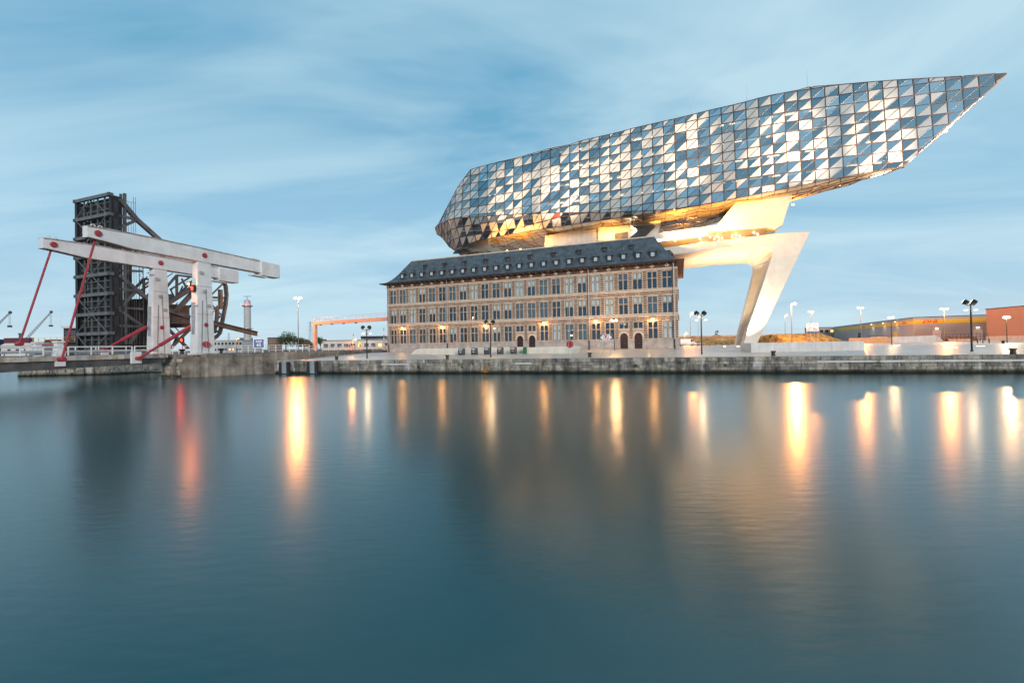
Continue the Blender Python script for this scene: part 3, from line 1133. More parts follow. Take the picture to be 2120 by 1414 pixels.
# mullions along every panel edge
seen = set()
for (i, j, kind, reg, p) in panels:
    for a in range(len(p)):
        q0, q1 = p[a], p[(a + 1) % len(p)]
        key = tuple(sorted((tuple(round(x_, 2) for x_ in q0), tuple(round(x_, 2) for x_ in q1))))
        if key in seen or math.hypot(q0[0] - q1[0], q0[1] - q1[1]) < .12:
            continue
        seen.add(key)
        A3, B3 = surf(*q0) + V(0, .03, 0), surf(*q1) + V(0, .03, 0)
        mull.bar(A3, B3, .10, .16, up=V(0, 1, 0))
tag(mull.build('mullions', M['mullion'], hr), kind='stuff')
# interior: floors, ceilings, raking columns, back wall
fin_ = MB()
for u in (30.6, 34.5, 38.4, 42.3, 46.0):
    for k in range(0, 45):
        s0, s1 = 5 + k * 2.1, 7.1 + k * 2.1
        if s1 > 93 or u > min(topf(s0), topf(s1)) - .6 or u < max(cref(s0), cref(s1)) + .3:
            continue
        wd = min(8.0, max(.6, (97 - s1) * .6))
        t0 = (u - 38) * TAN5 + .35
        fin_.add([V(s0, t0, u), V(s1, t0, u), V(s1, t0 + wd, u), V(s0, t0 + wd, u), V(s0, t0, u + .35), V(s1, t0, u + .35), V(s1, t0 + wd, u + .35), V(s0, t0 + wd, u + .35)],
                 [(0, 3, 2, 1), (4, 5, 6, 7), (0, 1, 5, 4)])
fin_.build('floor_slabs', M['inner'], hr, fix=False)
ic = MB()
for k in range(0, 23):
    s = 6 + k * 4.0
    for u0 in (30.9, 34.9, 38.8, 42.7):
        u1 = u0 + 3.5
        if u1 > topf(s) or u0 < cref(s) + .3 or s > 92:
            continue
        sg = 1 if k % 2 else -1
        wd = min(2.6, max(.6, (97 - s) * .3))
        ic.bar((s - sg * .9, (u0 - 38) * TAN5 + wd, u0), (s + sg * .9, (u1 - 38) * TAN5 + wd, u1), .35)
ic.build('raking_columns', M['conc'], hr)
iw = MB()
for k in range(0, 38):
    s0, s1 = 6 + k * 2.1, 8.1 + k * 2.1
    wd = min(4.6, (90 - s1) * .5)
    if wd < .8:
        continue
    lo0, lo1, hi0, hi1 = cref(s0) + .3, cref(s1) + .3, topf(s0) - .3, topf(s1) - .3
    iw.add([V(s0, wd, lo0), V(s1, wd, lo1), V(s1, wd + .8, hi1), V(s0, wd + .8, hi0)], [(0, 1, 2, 3)])
iw.build('inner_partition', M['inner'], hr, fix=False)
lb = MB()
for k in range(0, 29):
    s = 7 + k * 3.05
    for u in (34.3, 38.2, 42.1, 45.8):
        if u > topf(s) - .4 or u < cref(s) + 1 or s > 90:
            continue
        lb.box(s, s + 2.0, (u - 38) * TAN5 + 1.4, (u - 38) * TAN5 + 2.0, u - .04, u)
tag(lb.build('office_lights', emit('office_light', (1, .78, .5), 3.2), hr), kind='stuff')
# hull shell: roof deck, far side, underside and stern
wf = poly([(-8, 9), (-4, 14), (0, 18), (6, 21), (20, 24), (40, 24), (55, 22), (62, 17.5), (68.5, 13), (78, 6.6), (82.6, 2.9), (84.7, .2), (98.5, .1)])
shell, belly = MB(), MB()
ss = [gv(i, 0)[0] for i in range(-4, 48)]
ss = [s for s in ss if s < tip[0] - .3] + [tip[0] - .25]
def sect(s):
    tu = topf(s); bu = strip(s) if s < 50 else cref(s)
    ft, fb = surf(s, tu), surf(s, min(bu, tu - .05))
    w_ = wf(s)
    bb_ = V(fb.x, fb.y + w_ * .8, bu)
    bt = V(ft.x, max(ft.y + .05, bb_.y - 1.0), tu)
    return ft, fb, bb_, bt
secs = [sect(s) for s in ss]
for a, c in zip(secs, secs[1:]):
    shell.add([a[0] + V(0, .12, -.02), c[0] + V(0, .12, -.02), c[3], a[3]], [(0, 1, 2, 3)])
    shell.add([a[2], c[2], c[3], a[3]], [(0, 3, 2, 1)])
a = secs[0]
shell.add([a[0], a[1], a[2], a[3]], [(0, 1, 2, 3)])
for q_ in range(len(shell.f)):
    if min(shell.v[i_].x for i_ in shell.f[q_]) > 80:
        shell.mi[q_] = 1
shell.build('far_side_and_roof', [M['clad'], M['grey_steel']], hr, fix=False)
# underside facets
M['belly'] = mat('underside_metal', (.74, .64, .50), .20, .85, .12, .5)
rb = random.Random(9)
nt_ = 9
grid = []
for k, a in enumerate(secs):
    row = []
    for q in range(nt_ + 1):
        f = q / nt_
        P = a[1].lerp(a[2], f)
        P.z -= math.sin(f * math.pi) * .5 * min(1, wf(ss[k]) / 12)
        if 0 < q < nt_ and 0 < k < len(secs) - 1:
            P += V(rb.uniform(-.25, .25), 0, rb.uniform(-.30, .30))
        row.append(P)
    grid.append(row)
for k in range(len(grid) - 1):
    for q in range(nt_):
        a, b_, c, d = grid[k][q], grid[k + 1][q], grid[k + 1][q + 1], grid[k][q + 1]
        belly.add([a, b_, c], [(0, 1, 2)]); belly.add([a, c, d], [(0, 1, 2)])
tag(belly.build('underside_facets', M['belly'], hr, fix=False), kind='stuff')
bl = MB()
for k in range(1, len(grid) - 1):
    for q in range(0, nt_):
        bl.bar(grid[k][q] + V(0, 0, -.03), grid[k][q + 1] + V(0, 0, -.03), .07)
        bl.bar(grid[k][q] + V(0, 0, -.03), grid[k + 1][q] + V(0, 0, -.03), .07)
tag(bl.build('underside_joints', M['mullion'], hr), kind='stuff')
# stern keel: the hull narrows down to the roof of the old building
st = MB()
base_s = [-11.5, -8, -4]
k0 = [surf(s, strip(s)) for s in (-3, -1, 2, 5, 8)]
kb = [SF.px(937, 526, 9.5), SF.px(945, 526, 8.5), SF.px(965, 523, 8), SF.px(985, 521, 8), SF.px(1010, 518, 8.5)]
for a, c, d, e in zip(k0, k0[1:], kb[1:], kb):
    st.add([a, c, d], [(0, 1, 2)]); st.add([a, d, e], [(0, 1, 2)])
st.add([k0[-1], kb[-1], kb[-1] + V(0, 10, 0), k0[-1] + V(0, 10, 0)], [(0, 1, 2, 3)])
st.build('stern_keel', M['belly'], hr, fix=False)
am = MB()
for s in (40, 52, 62, 72):
    am.tube((s, 3, topf(s) - .2), (s, 3, topf(s) + 4.2), .03, .012, 5)
tag(am.build('roof_rods', M['galv'], hr), kind='stuff')

# ================================================================== concrete supports
cr_ = root('concrete_support', SF.w(70, 8, 2.4), SF.a, 'huge pale concrete leg and arm holding up the glass extension', 'support')
off = V(70, 8, 2.4)
def cp(x, y, t):
    return SF.px(x, y, t) - off
T0 = 1.0
# arm with fillet and leg: front outline, then swept back
front = [(1350, 516), (1610, 483), (1678.6, 479), (1567, 712), (1537, 716), (1552, 670), (1568, 622), (1585, 570), (1597, 530), (1598, 519), (1592, 511), (1578, 508), (1500, 513), (1350, 534)]
fp = [cp(x, y, T0) for x, y in front]
ztop, zbot = fp[1].z, fp[4].z
def dpt(z):
    return 9.0 + 9.0 * max(0, min(1, (z - zbot) / (ztop - zbot)))
# front fin
ff = MB()
ff.prism(fp, V(0, 2.6, 0))
b_ = ff.build('front_fin', M['conc'], cr_)
bev = b_.modifiers.new('bevel', 'BEVEL'); bev.width = .12; bev.segments = 2; bev.limit_method = 'ANGLE'
# rear fin: the same outline further back, with a leg that stands closer to the front at its foot
rfn = MB()
rpts = [p + V(.2, dpt(p.z), 0) for p in fp]
rfn.prism(rpts, V(0, 2.6, 0))
b_ = rfn.build('rear_fin', M['conc'], cr_)
bev = b_.modifiers.new('bevel', 'BEVEL'); bev.width = .12; bev.segments = 2; bev.limit_method = 'ANGLE'
# web of the leg, set back between the fins, and the slab of the arm
wb = MB()
wi = [(1540, 714), (1556, 668), (1573, 620), (1591, 566), (1604, 522)]
wa = [cp(x, y, T0) + V(1.0, 2.5, 0) for x, y in wi]
wc_ = [p + V(.2 + .0, dpt(p.z) - 2.5, 0) for p in wa]
for a, c, d, e in zip(wa, wa[1:], wc_[1:], wc_):
    wb.prism([a, c, d, e], V(.6, 0, 0))
wb.build('leg_web', M['conc'], cr_)
sl = MB()
s1_ = [cp(1350, 533, T0), cp(1500, 512.6, T0), cp(1578, 507.6, T0), cp(1592, 510, T0), cp(1600, 519, T0), cp(1640, 505, T0), cp(1610, 484, T0), cp(1350, 517, T0)]
a = [p + V(0, 2.55, 0) for p in s1_]
c = [p + V(.2, dpt(p.z) + .05, 0) for p in s1_]
n = len(a)
sl.add(a + c, [tuple(range(n - 1, -1, -1)), tuple(range(n, 2 * n))] + [(i, (i + 1) % n, n + (i + 1) % n, n + i) for i in range(n)])
sl.build('arm_slab', M['conc'], cr_)
# dark openings in the rear fin's edge
op = MB()
for x, y in ((1541, 572), (1535, 602), (1530, 634), (1523, 662)):
    P = cp(x, y, T0) + V(-1.2, dpt(0) * .9, 0)
    op.box(P.x - .15, P.x + .15, P.y - .2, P.y + .5, P.z - .6, P.z + .6)
# upper slab and pedestal under the hull
us = root('support_pedestal', SF.w(60, 8, 20), SF.a, 'pale concrete pedestal wedge and slab between the leg and the glass hull', 'support')
off = V(60, 8, 20)
T1 = 1.6
ps = MB()
ps.prism([cp(*q, T1) for q in [(1485, 466), (1522, 421), (1560, 405), (1644, 392), (1619.5, 466), (1604.7, 474.5), (1590, 471)]], V(0, 14, 0))
ps.build('wedge', M['conc'], us)
ps = MB()
ps.prism([cp(*q, T1 - .3) for q in [(1350, 484.5), (1485, 466.5), (1619.5, 465.8), (1604.7, 475), (1590, 471.5), (1485, 479), (1350, 497)]], V(0, 15, 0))
ps.build('slab', M['conc'], us)
ps = MB()
ps.prism([cp(*q, T1 + 1) for q in [(1587, 474), (1604, 473), (1604, 484), (1587, 486)]], V(0, 9, 0))
ps.build('glass_lobby', M['g_pale'], us)
dl = MB()
for k in range(26):
    f = .42 + .55 * ((k * .38197) % 1)
    t = 2.5 + (k % 6) * 1.9
    P = cp(1350 + 240 * f, 497 - 25.2 * f, T1) + V(0, t, -.16)
    dl.lathe([(.12, 0), (.12, .05)], P, 8)
tag(dl.build('downlights', M['l_dot'], us), kind='stuff')
ls = MB()
ls.bar(cp(1352, 499, T1) + V(0, .3, 0), cp(1466, 485.5, T1) + V(0, .3, 0), .25)
ls.build('light_strip', M['l_strip'], us)
# core between roof and hull
off = V(30, 10, 20)
co = root('support_core', SF.w(30, 10, 20), SF.a, 'concrete core between the slate roof and the hull, glowing yellow', 'support')
T2 = 5.0
ps = MB()
ps.prism([cp(*q, T2) for q in [(1128, 530), (1128, 488), (1240, 470), (1240, 530)]], V(0, 11, 0))
ps.build('dark_wing', M['conc2'], co)
ps = MB()
ps.prism([cp(*q, T2 - .4) for q in [(1238, 520), (1238, 462), (1350, 440), (1372, 447), (1352, 520)]], V(0, 11, 0))
ps.build('bright_wall', M['conc'], co)
ps = MB()
ps.prism([cp(*q, T2 - 1.2) for q in [(1300, 497), (1318, 478), (1306, 470), (1352, 465), (1357, 468), (1338, 487), (1333, 497)]], V(0, .7, 0))
ps.build('stair_flight', M['gutter'], co)
ps = MB()
ps.bar(cp(1307, 471, T2 - 1.4), cp(1316, 475, T2 - 1.4), .2); ps.bar(cp(1307, 486, T2 - 1.4), cp(1318, 477, T2 - 1.4), .2)
ps.build('stair_light', M['l_strip'], co)
ps = MB()
ps.prism([cp(*q, T2 - .5) for q in [(1272, 484), (1300, 480), (1300, 500), (1272, 500)]], V(0, .1, 0))
ps.build('vent_grille', M['grey_steel'], co)
# floodlights that light the underside, standing on the roof of the old building
GOLD = (1, .44, .07)
flood_spots = [((1050, 521), 1.0, 8000, (1060, 470)), ((1078, 518), 1.0, 8000, (1180, 470)), ((1262, 502), 2.0, 3500, (1290, 430)), ((1398, 500), -1.0, 30000, (1470, 430)), ((1500, 480), -3.0, 13000, (1580, 430)), ((1641, 426), 6.0, 9000, (1720, 395))]
for i, (q, t, en, tg) in enumerate(flood_spots):
    P = SF.w(*SF.px(q[0], q[1] - 1, t))
    Q = SF.w(*SF.px(tg[0], tg[1], t + 8)) + V(0, 0, 3)
    f_ = root('roof_floodlight', P, SF.a, ['small amber floodlight behind the roof ridge below the stern', 'second amber floodlight behind the roof ridge, right of the stern', 'amber floodlight at the foot of the glowing core', 'amber floodlight at the right end of the slate roof', 'amber floodlight on the concrete arm below the pedestal', 'amber floodlight at the upper right corner of the concrete pedestal'][i], 'floodlight', 'floodlights on the roof')
    b_ = MB(); b_.box(-.25, .25, -.15, .15, -.2, .15); b_.build('housing', M['pole'], f_)
    b_ = MB(); b_.box(-.2, .2, -.19, -.15, -.12, .12); b_.box(-.2, .2, -.1, .1, .15, .18); b_.build('lens', emit('amber_lens', GOLD, 12), f_)
    lamp('roof_floodlight_beam', P + V(0, 0, .5), en, GOLD, .3, R(150), Q, .8, parent=f_)
# uplights at the foot of the leg
for i, (x, t, en) in enumerate(((1545, -1.6, 22000), (1528, 5.5, 16000), (1500, 9, 16000))):
    P = SF.w(*SF.px(x, 716, t))
    P.z = pz(P) + .05
    f_ = root('ground_uplight', P, SF.a, ['round uplight in the paving before the front fin of the concrete leg', 'round uplight in the paving inside the hollow of the concrete leg', 'round uplight in the paving left of the concrete leg'][i], 'floodlight', 'uplights round the leg')
    b_ = MB(); b_.lathe([(.28, 0), (.28, .06), (.22, .08)], (0, 0, 0), 14); b_.build('ring', M['galv'], f_)
    b_ = MB(); b_.lathe([(.2, .08), (.2, .1)], (0, 0, 0), 14); b_.build('lens', emit('uplight_lens', (1, .8, .5), 20), f_)
    lamp('ground_uplight_beam', P + V(0, 0, .3), en, (1, .72, .42), .3, R(80), P + (V(4, 4, 20) if i < 2 else V(2, 8, 20)), .8, parent=f_)
# ================================================================== white balance bridge
BE = math.atan2(.965, .263)
BF = Frame((-43.9, 61.0, 3.2), BE)
br = root('white_balance_bridge', BF.o, BE, 'white steel balance bridge with two tilting beams on columns and red rods', 'bridge')
ZB = 17.17 - 3.2                    # height of the beam axis over the road
fx_, fy_ = 1.9, 10.97               # the far frame
for fi, (ox, oy) in enumerate(((0, 0), (fx_, fy_))):
    # column, wider at the foot
    c_ = MB()
    def ring(hx, hy, z):
        return [V(ox - hx, oy - hy, z), V(ox + hx, oy - hy, z), V(ox + hx, oy + hy, z), V(ox - hx, oy + hy, z)]
    lv = [ring(1.35, .66, -.1), ring(1.12, .5, 9.5), ring(.98, .45, ZB - .9)]
    vs = sum(lv, [])
    fs = [(k * 4 + i, k * 4 + (i + 1) % 4, k * 4 + 4 + (i + 1) % 4, k * 4 + 4 + i) for k in range(2) for i in range(4)] + [(3, 2, 1, 0), (8, 9, 10, 11)]
    c_.add(vs, fs)
    co_ = c_.build('column', M['white_steel'], br)
    bv = co_.modifiers.new('bevel', 'BEVEL'); bv.width = .06; bv.segments = 2
    b_ = MB(); b_.box(ox - 1.55, ox + 1.55, oy - .85, oy + .85, -.12, .18); b_.build('foot', M['conc2'], br)
    # beam: web, flanges and tapered nose
    bm = MB()
    def sec(x, zt, zb, hy):
        return [V(ox + x, oy - hy, ZB + zb), V(ox + x, oy + hy, ZB + zb), V(ox + x, oy + hy, ZB + zt), V(ox + x, oy - hy, ZB + zt)]
    xs_ = [(-13.6, .62, -.62), (-12.0, .72, -.72), (-9.2, .86, -1.0), (0, .98, -.98), (9.6, .95, -.95)]
    vs = sum([sec(x, a, c, .38) for x, a, c in xs_], [])
    fs = [(k * 4 + i, k * 4 + (i + 1) % 4, k * 4 + 4 + (i + 1) % 4, k * 4 + 4 + i) for k in range(len(xs_) - 1) for i in range(4)] + [(3, 2, 1, 0), tuple(range(4 * len(xs_) - 4, 4 * len(xs_)))]
    bm.add(vs, fs)
    bo_ = bm.build('beam', M['white_steel'], br)
    for tp in (0, 1):
        fl_ = MB()
        for (x0, a0, c0), (x1, a1, c1) in zip(xs_, xs_[1:]):
            z0, z1 = (a0, a1) if tp == 0 else (c0, c1)
            fl_.bar((ox + x0, oy, ZB + z0), (ox + x1, oy, ZB + z1), 1.0, .09)
        fl_.build('flange', M['flange'], bo_)
    cw = MB(); cw.box(ox + 9.6, ox + 13.4, oy - .75, oy + .75, ZB - 1.35, ZB + .95)
    cwo = cw.build('counterweight', M['white_steel'], br)
    bv = cwo.modifiers.new('bevel', 'BEVEL'); bv.width = .05; bv.segments = 2
    cw = MB(); cw.box(ox + 8.2, ox + 11, oy - .5, oy + .5, ZB - 1.6, ZB - 1.36); cw.build('counterweight_bracket', M['white_steel'], br)
    cw = MB(); cw.box(ox + 8.0, ox + 9.58, oy - .42, oy + .42, ZB + 1.0, ZB + 1.18); cw.build('beam_plate', M['white_steel'], br)
    for x in (-12.6, .1):
        d_ = MB(); d_.lathe([(.36, 0), (.36, .1), (.3, .14)], (ox + x, oy - .38, ZB), 18, 0, (0, -1, 0)); d_.build('pivot_cap', M['red_steel'], br)
    d_ = MB(); d_.lathe([(.3, 0), (.3, .08), (.25, .12)], (ox, oy - .62, 4.1), 16, 0, (0, -1, 0)); d_.build('pivot_cap', M['red_steel'], br)
    for s_ in (-.35, .35):
        e_ = MB()
        for i in range(8):
            t0, t1 = math.pi * i / 8, math.pi * (i + 1) / 8
            e_.bar((ox - 12.5 + s_ + .22 * math.cos(t0), oy, ZB + .72 + .3 * math.sin(t0)), (ox - 12.5 + s_ + .22 * math.cos(t1), oy, ZB + .72 + .3 * math.sin(t1)), .08)
        e_.build('lifting_eye', M['white_steel'], bo_)
    # rod, post on the deck edge and hydraulic ram
    yd = 2.2 if fi == 0 else 8.8
    foot = BF.l(atY(128, 744, 46.4)) if fi == 0 else BF.l(atY(40, 712, 50.5))
    rd_ = MB(); rd_.tube((ox - 12.6, oy, ZB - .5), foot, .11, n=10); rdo = rd_.build('lifting_rod', M['red_steel'], br)
    jk = MB(); jk.tube(foot + V(0, -.35, 0), foot + V(0, .35, 0), .27, n=12); jk.build('rod_joint', M['red_steel'], rdo)
    pb = BF.l(atY(121, 735, 47.6)) if fi == 0 else V(foot.x + .6, yd, 0)
    po_ = MB()
    vs = []
    for hx, hy, z in ((.42, .4, -1.0), (.42, .4, .45), (.24, .3, 1.0), (.26, .3, 1.55), (.36, .42, 1.62), (.36, .42, 1.8)):
        vs += [V(pb.x - hx, pb.y - hy, z), V(pb.x + hx, pb.y - hy, z), V(pb.x + hx, pb.y + hy, z), V(pb.x - hx, pb.y + hy, z)]
    po_.add(vs, [(k * 4 + i, k * 4 + (i + 1) % 4, k * 4 + 4 + (i + 1) % 4, k * 4 + 4 + i) for k in range(5) for i in range(4)] + [(3, 2, 1, 0), (20, 21, 22, 23)])
    po_.build('rod_post', M['white_steel'], br)
    a_ = BF.l(atY(396, 675, 60.2)) if fi == 0 else BF.l(atY(303, 677, 64.2))
    e_ = BF.l(atY(287, 742, 54.0)) if fi == 0 else BF.l(atY(215, 724, 59.5))
    m_ = a_.lerp(e_, .62)
    rm_ = MB(); rm_.tube(a_, m_, .24, n=12); rm_.tube(m_, e_, .15, n=10); rmo = rm_.build('hydraulic_ram', M['red_steel'], br)
    jk = MB(); jk.tube(e_ + V(0, -.3, 0), e_ + V(0, .3, 0), .24, n=12); jk.build('ram_joint', M['red_steel'], rmo)
    bk = MB(); bk.box(e_.x - .55, e_.x + .55, e_.y + .3, e_.y + .6, -1.0, .45) if fi == 0 else bk.box(e_.x - .4, e_.x + .4, e_.y - .3, e_.y, -.6, .4)
    bk.build('ram_bracket', M['white_steel'], br)
    for zj in (5.6, 9.5):
        f_ = zj / (ZB - .9)
        jb = MB(); jb.box(ox - 1.36 + .37 * f_, ox + 1.36 - .37 * f_, oy - .69 + .21 * f_, oy + .69 - .21 * f_, zj, zj + .05); jb.build('weld_joint', M['flange'], br)
    cdt = MB(); cdt.tube((ox - .7, oy - .7, 0), (ox - .45, oy - .62, 7.5), .03, n=5); cdt.tube((ox + .35, oy - .7, 0), (ox + .1, oy - .58, 9.2), .025, n=5); cdt.build('conduit', M['gutter'], br)
    for (xb, zb_) in ((-.6, 11.2), (.5, 6.6), (-.2, 8.6)):
        jb = MB(); jb.box(ox + xb - .16, ox + xb + .16, oy - .72, oy - .5, zb_, zb_ + .42); jb.build('junction_box', M['galv'], br)
    g_ = MB(); g_.box(ox - 1.42, ox - 1.18, oy - .22, oy + .22, 2.8, 7.2); g_.build('ram_guide', M['galv'], br)
# deck
YN, YF, XE = 2.3, 8.7, -44.0
dk = MB(); dk.box(XE, -3.2, YN + .06, YF - .06, -.32, 0); dk.build('deck', M['asphalt'], br)
for y in (YN, YF):
    d_ = MB(); d_.box(XE, -3.2, y - .12, y + .12, -.4, .12); d_.build('deck_edge', M['deck_edge'], br)
    gd = MB()
    n_ = 14
    pts = []
    for k in range(n_ + 1):
        x = -3.3 + (XE + 3.3) * k / n_
        f = min(1, (-3.3 - x) / 18)
        pts.append((x, -1.05 - .35 * f))
    yy = y + (.25 if y < 5 else -.25)
    gd.prism([V(x, yy - .1, z) for x, z in pts] + [V(XE, yy - .1, -.4), V(-3.3, yy - .1, -.4)], V(0, .2, 0))
    for (x0, z0), (x1, z1) in zip(pts, pts[1:]):
        gd.bar((x0, yy, z0), (x1, yy, z1), .5, .07)
    gd.build('girder', M['grey_steel'], br)
cb = MB()
for k in range(16):
    x = -5 - k * 2.5
    cb.box(x - .1, x + .1, YN + .4, YF - .4, -.9, -.33)
tag(cb.build('cross_beams', M['grey_steel'], br), kind='stuff')
# railings
pme = MB().box(-.05, .05, -.05, .05, .12, 1.15).mesh('rail_post', M['rail'])
bme = MB().box(-.14, .14, -.12, .12, .12, .17).mesh('post_foot', M['rust_grey'])
for y in (YN - .02, YF + .02):
    segs = [(-4.0, -7.2), (-7.5, -13.9), (-14.2, -21.5), (-21.8, -30), (-30.3, -38), (-38.3, -43.8)]
    for a_, c_ in segs:
        r_ = MB()
        for z in (1.15, .68):
            r_.tube((a_, y, z), (c_, y, z), .055 if z > 1 else .035, n=6)
        r_.build('railing', M['rail'], br)
        n_ = max(1, round(abs(a_ - c_) / 2.0))
        for k in range(n_ + 1):
            p_ = inst('rail_post', pme, br, (a_ + (c_ - a_) * k / n_, y, 0))
            inst('post_foot', bme, p_)
gr = MB()
for y in (YN + .7, YF - .7):
    gr.bar((-4, y, .62), (XE, y, .62), .08, .3)
gr.build('guard_rail', M['galv'], br)
# maintenance truss under the landing
tr_ = root('truss_walkway', BF.w(-3, 4, -1.2), BE, 'small grey steel truss walkway below the bridge deck by the abutment', 'walkway')
P0, P1 = atY(222, 769, 62.0), atY(334, 768, 58.8)
tl = Frame(BF.w(-3, 4, -1.2), BE)
A_, B_ = tl.l(P0), tl.l(P1)
upv = V(0, 0, .95)
t_ = MB()
t_.bar(A_, B_, .09); t_.bar(A_ + upv, B_ + upv, .09)
t_.build('chords', M['galv'], tr_)
for k in range(7):
    p = A_.lerp(B_, k / 6)
    b_ = MB(); b_.bar(p, p + upv, .07); b_.build('post', M['galv'], tr_)
    if k < 6:
        q = A_.lerp(B_, (k + 1) / 6)
        b_ = MB(); b_.bar(p + (upv if k % 2 else V(0, 0, 0)), q + (V(0, 0, 0) if k % 2 else upv), .05); b_.build('diagonal', M['galv'], tr_)
b_ = MB(); b_.prism([A_ + V(0, 0, -.08), B_ + V(0, 0, -.08), B_ + V(.3, 1.0, -.08), A_ + V(.3, 1.0, -.08)], V(0, 0, .05)); b_.build('floor', M['grey_steel'], tr_)
# signals on the near column
def signal(P, rz, label, ma, energy, colr, s=1.0, post=None):
    r_ = root('traffic_signal', P, rz, label, 'signal')
    b_ = MB(); b_.box(-.28 * s, .28 * s, 0, .22 * s, -.34 * s, .34 * s); b_.build('housing', M['pole'], r_)
    b_ = MB(); b_.lathe([(.2 * s, 0), (.2 * s, .05)], (0, -.01, 0), 14, 0, (0, -1, 0)); b_.build('lens', ma, r_)
    b_ = MB(); b_.box(-.24 * s, .24 * s, -.28 * s, 0, .25 * s, .29 * s); b_.build('hood', M['pole'], r_)
    b_ = MB(); b_.bar((0, .1, 0), post if post is not None else (.5, .5, 0), .06); b_.build('bracket', M['pole'], r_)
    lamp('signal_glow', Vector(P) + V(.05, -.5, 0), energy, colr, .15, parent=r_)
P_ = atY(398, 597, 59.6)
signal(P_, R(-35), 'lit red bridge signal on the near white column', M['l_red'], 180, (1, .06, .02), 1.3)
P_ = atY(391, 588, 59.3)
signal(P_, R(-35), 'lit amber lamp above the red signal on the white column', M['l_amber'], 220, (1, .4, .08), 1.0)
P_ = atY(376, 704, 63.5)
signal(P_, R(-20), 'small lit red signal on a pole between the white columns', M['l_red'], 60, (1, .05, .02), 1.0, (0, .1, P_.z * -1 + 3.2))
# lifebuoy boards
def octo(P, rz, s, label, polelen=None):
    r_ = root('lifebuoy_board', P, rz, label, 'lifebuoy')
    b_ = MB()
    b_.prism([V(s * math.cos(math.pi / 8 + k * math.pi / 4), 0, s * math.sin(math.pi / 8 + k * math.pi / 4)) for k in range(8)], V(0, .12, 0))
    b_.build('board', M['red_steel'], r_)
    b_ = MB()
    n = 20
    for k in range(n):
        t0, t1 = 2 * math.pi * k / n, 2 * math.pi * (k + 1) / n
        b_.bar((s * .55 * math.cos(t0), -.05, s * .55 * math.sin(t0)), (s * .55 * math.cos(t1), -.05, s * .55 * math.sin(t1)), s * .2, .1)
    b_.build('ring', M['red_life'], r_)
    return r_
M['red_life'] = mat('red_plastic', (.62, .03, .05), .4, 0, .08)
octo(BF.w(-.2, -.95, 1.35), BE - math.pi / 2 + R(75), .46, 'red octagonal lifebuoy board at the foot of the near white column')
rp_ = bpy.data.objects['lifebuoy_board']
b_ = MB(); b_.tube((0, -.2, -1.3), (-.45, -.2, 4.6), .03, n=6); b_.build('hook_pole', M['galv'], rp_)
# cameras and boxes on the columns
for (x, y, Y, lab) in ((404, 634, 59.7, 'small white camera bracket on the near white column'), (440, 645, 60.8, 'small grey camera bracket on the right edge of the near column'), (308, 566, 63.8, 'small camera on top of the far white column')):
    P = atY(x, y, Y)
    r_ = root('camera_bracket', P, R(-30), lab, 'camera')
    b_ = MB(); b_.bar((-.5, 0, .1), (.5, 0, 0), .06); b_.build('arm', M['galv'], r_)
    b_ = MB(); b_.box(-.55, -.15, -.12, .08, -.02, .2); b_.box(.1, .4, -.12, .08, .05, .22); b_.build('housing', M['white_steel'], r_)

# ================================================================== dark rolling bascule bridge, leaf raised
M['rail_grey'] = mat('light_grey_steel', (.14, .14, .15), .5, .2, .15, 1, 0, 8, .5, .1)
KE = math.atan2(.937, .348)
KF = Frame((-76.4, 82.0, 3.2), KE)
KW = 11.2
kr = root('raised_bascule_bridge', KF.o, KE, 'tall dark steel rolling bascule bridge with its leaf raised upright', 'bridge')
HT = KF.px(228, 403, 0).z
HB = .3
def beam(name, a, c, w_, h_=None, ma='black_steel', par=kr, up=V(0, 0, 1)):
    b_ = MB(); b_.bar(a, c, w_, h_, up=up); return b_.build(name, M[ma], par)
# main girders at both edges of the leaf
for y in (0, KW):
    g_ = MB()
    g_.box(0, 1.5, y - .12, y + .12, HB, HT)
    for xx in (-.05, 1.5):
        g_.box(xx, xx + .06, y - .38, y + .38, HB, HT)
    g_.build('main_girder', M['black_steel'], kr)
    wn = MB()
    for k in range(8):
        z = HB + 1.4 + k * 3.7
        if z + 2.2 < HT:
            wn.box(.45, 1.15, y - .16, y - .13, z, z + 2.1)
    wn.build('girder_openings', M['gutter'], kr)
    for k in range(9):
        z = HB + k * (HT - HB) / 8
        beam('girder_plate', (-.1, y - .2, z - .3), (-.1, y - .2, z + .3), .5, .8, 'grey_steel')
# cross girders, stringers and laterals of the floor frame
NZ = 8
zz = [HB + k * (HT - HB) / NZ for k in range(NZ + 1)]
for k, z in enumerate(zz):
    beam('cross_girder', (-.15, .35, z), (-.15, KW - .35, z), .5, .62 if k else .9, 'rail_grey')
for j in range(1, 5):
    y = KW * j / 5
    beam('stringer', (.25, y, HB), (.25, y, HT), .2, .2, 'rail_grey')
for k in range(NZ):
    for j in (1, 2):
        z = zz[k] + (zz[k + 1] - zz[k]) * j / 3 + .1
        beam('floor_beam', (.4, .9, z), (.4, KW - 1.1, z), .16, .14, 'rail_grey')
    a, c = (zz[k], zz[k + 1]) if k % 2 else (zz[k + 1], zz[k])
    for s_ in (0, 1):
        y0 = .4 if s_ == 0 else KW - .4
        beam('lateral', (-.3, y0, a), (-.3, KW / 2, c), .14, .14, 'rail_grey')
bk = MB()
for k in range(NZ):
    for j in range(6):
        y0, y1 = .9 + (KW - 2.5) * j / 6 + .03, .9 + (KW - 2.5) * (j + 1) / 6 - .03
        bk.box(1.0, 1.2, y0, y1, zz[k] + .05, zz[k + 1] - .05)
tag(bk.build('deck_boards', M['timber'], kr), kind='stuff')
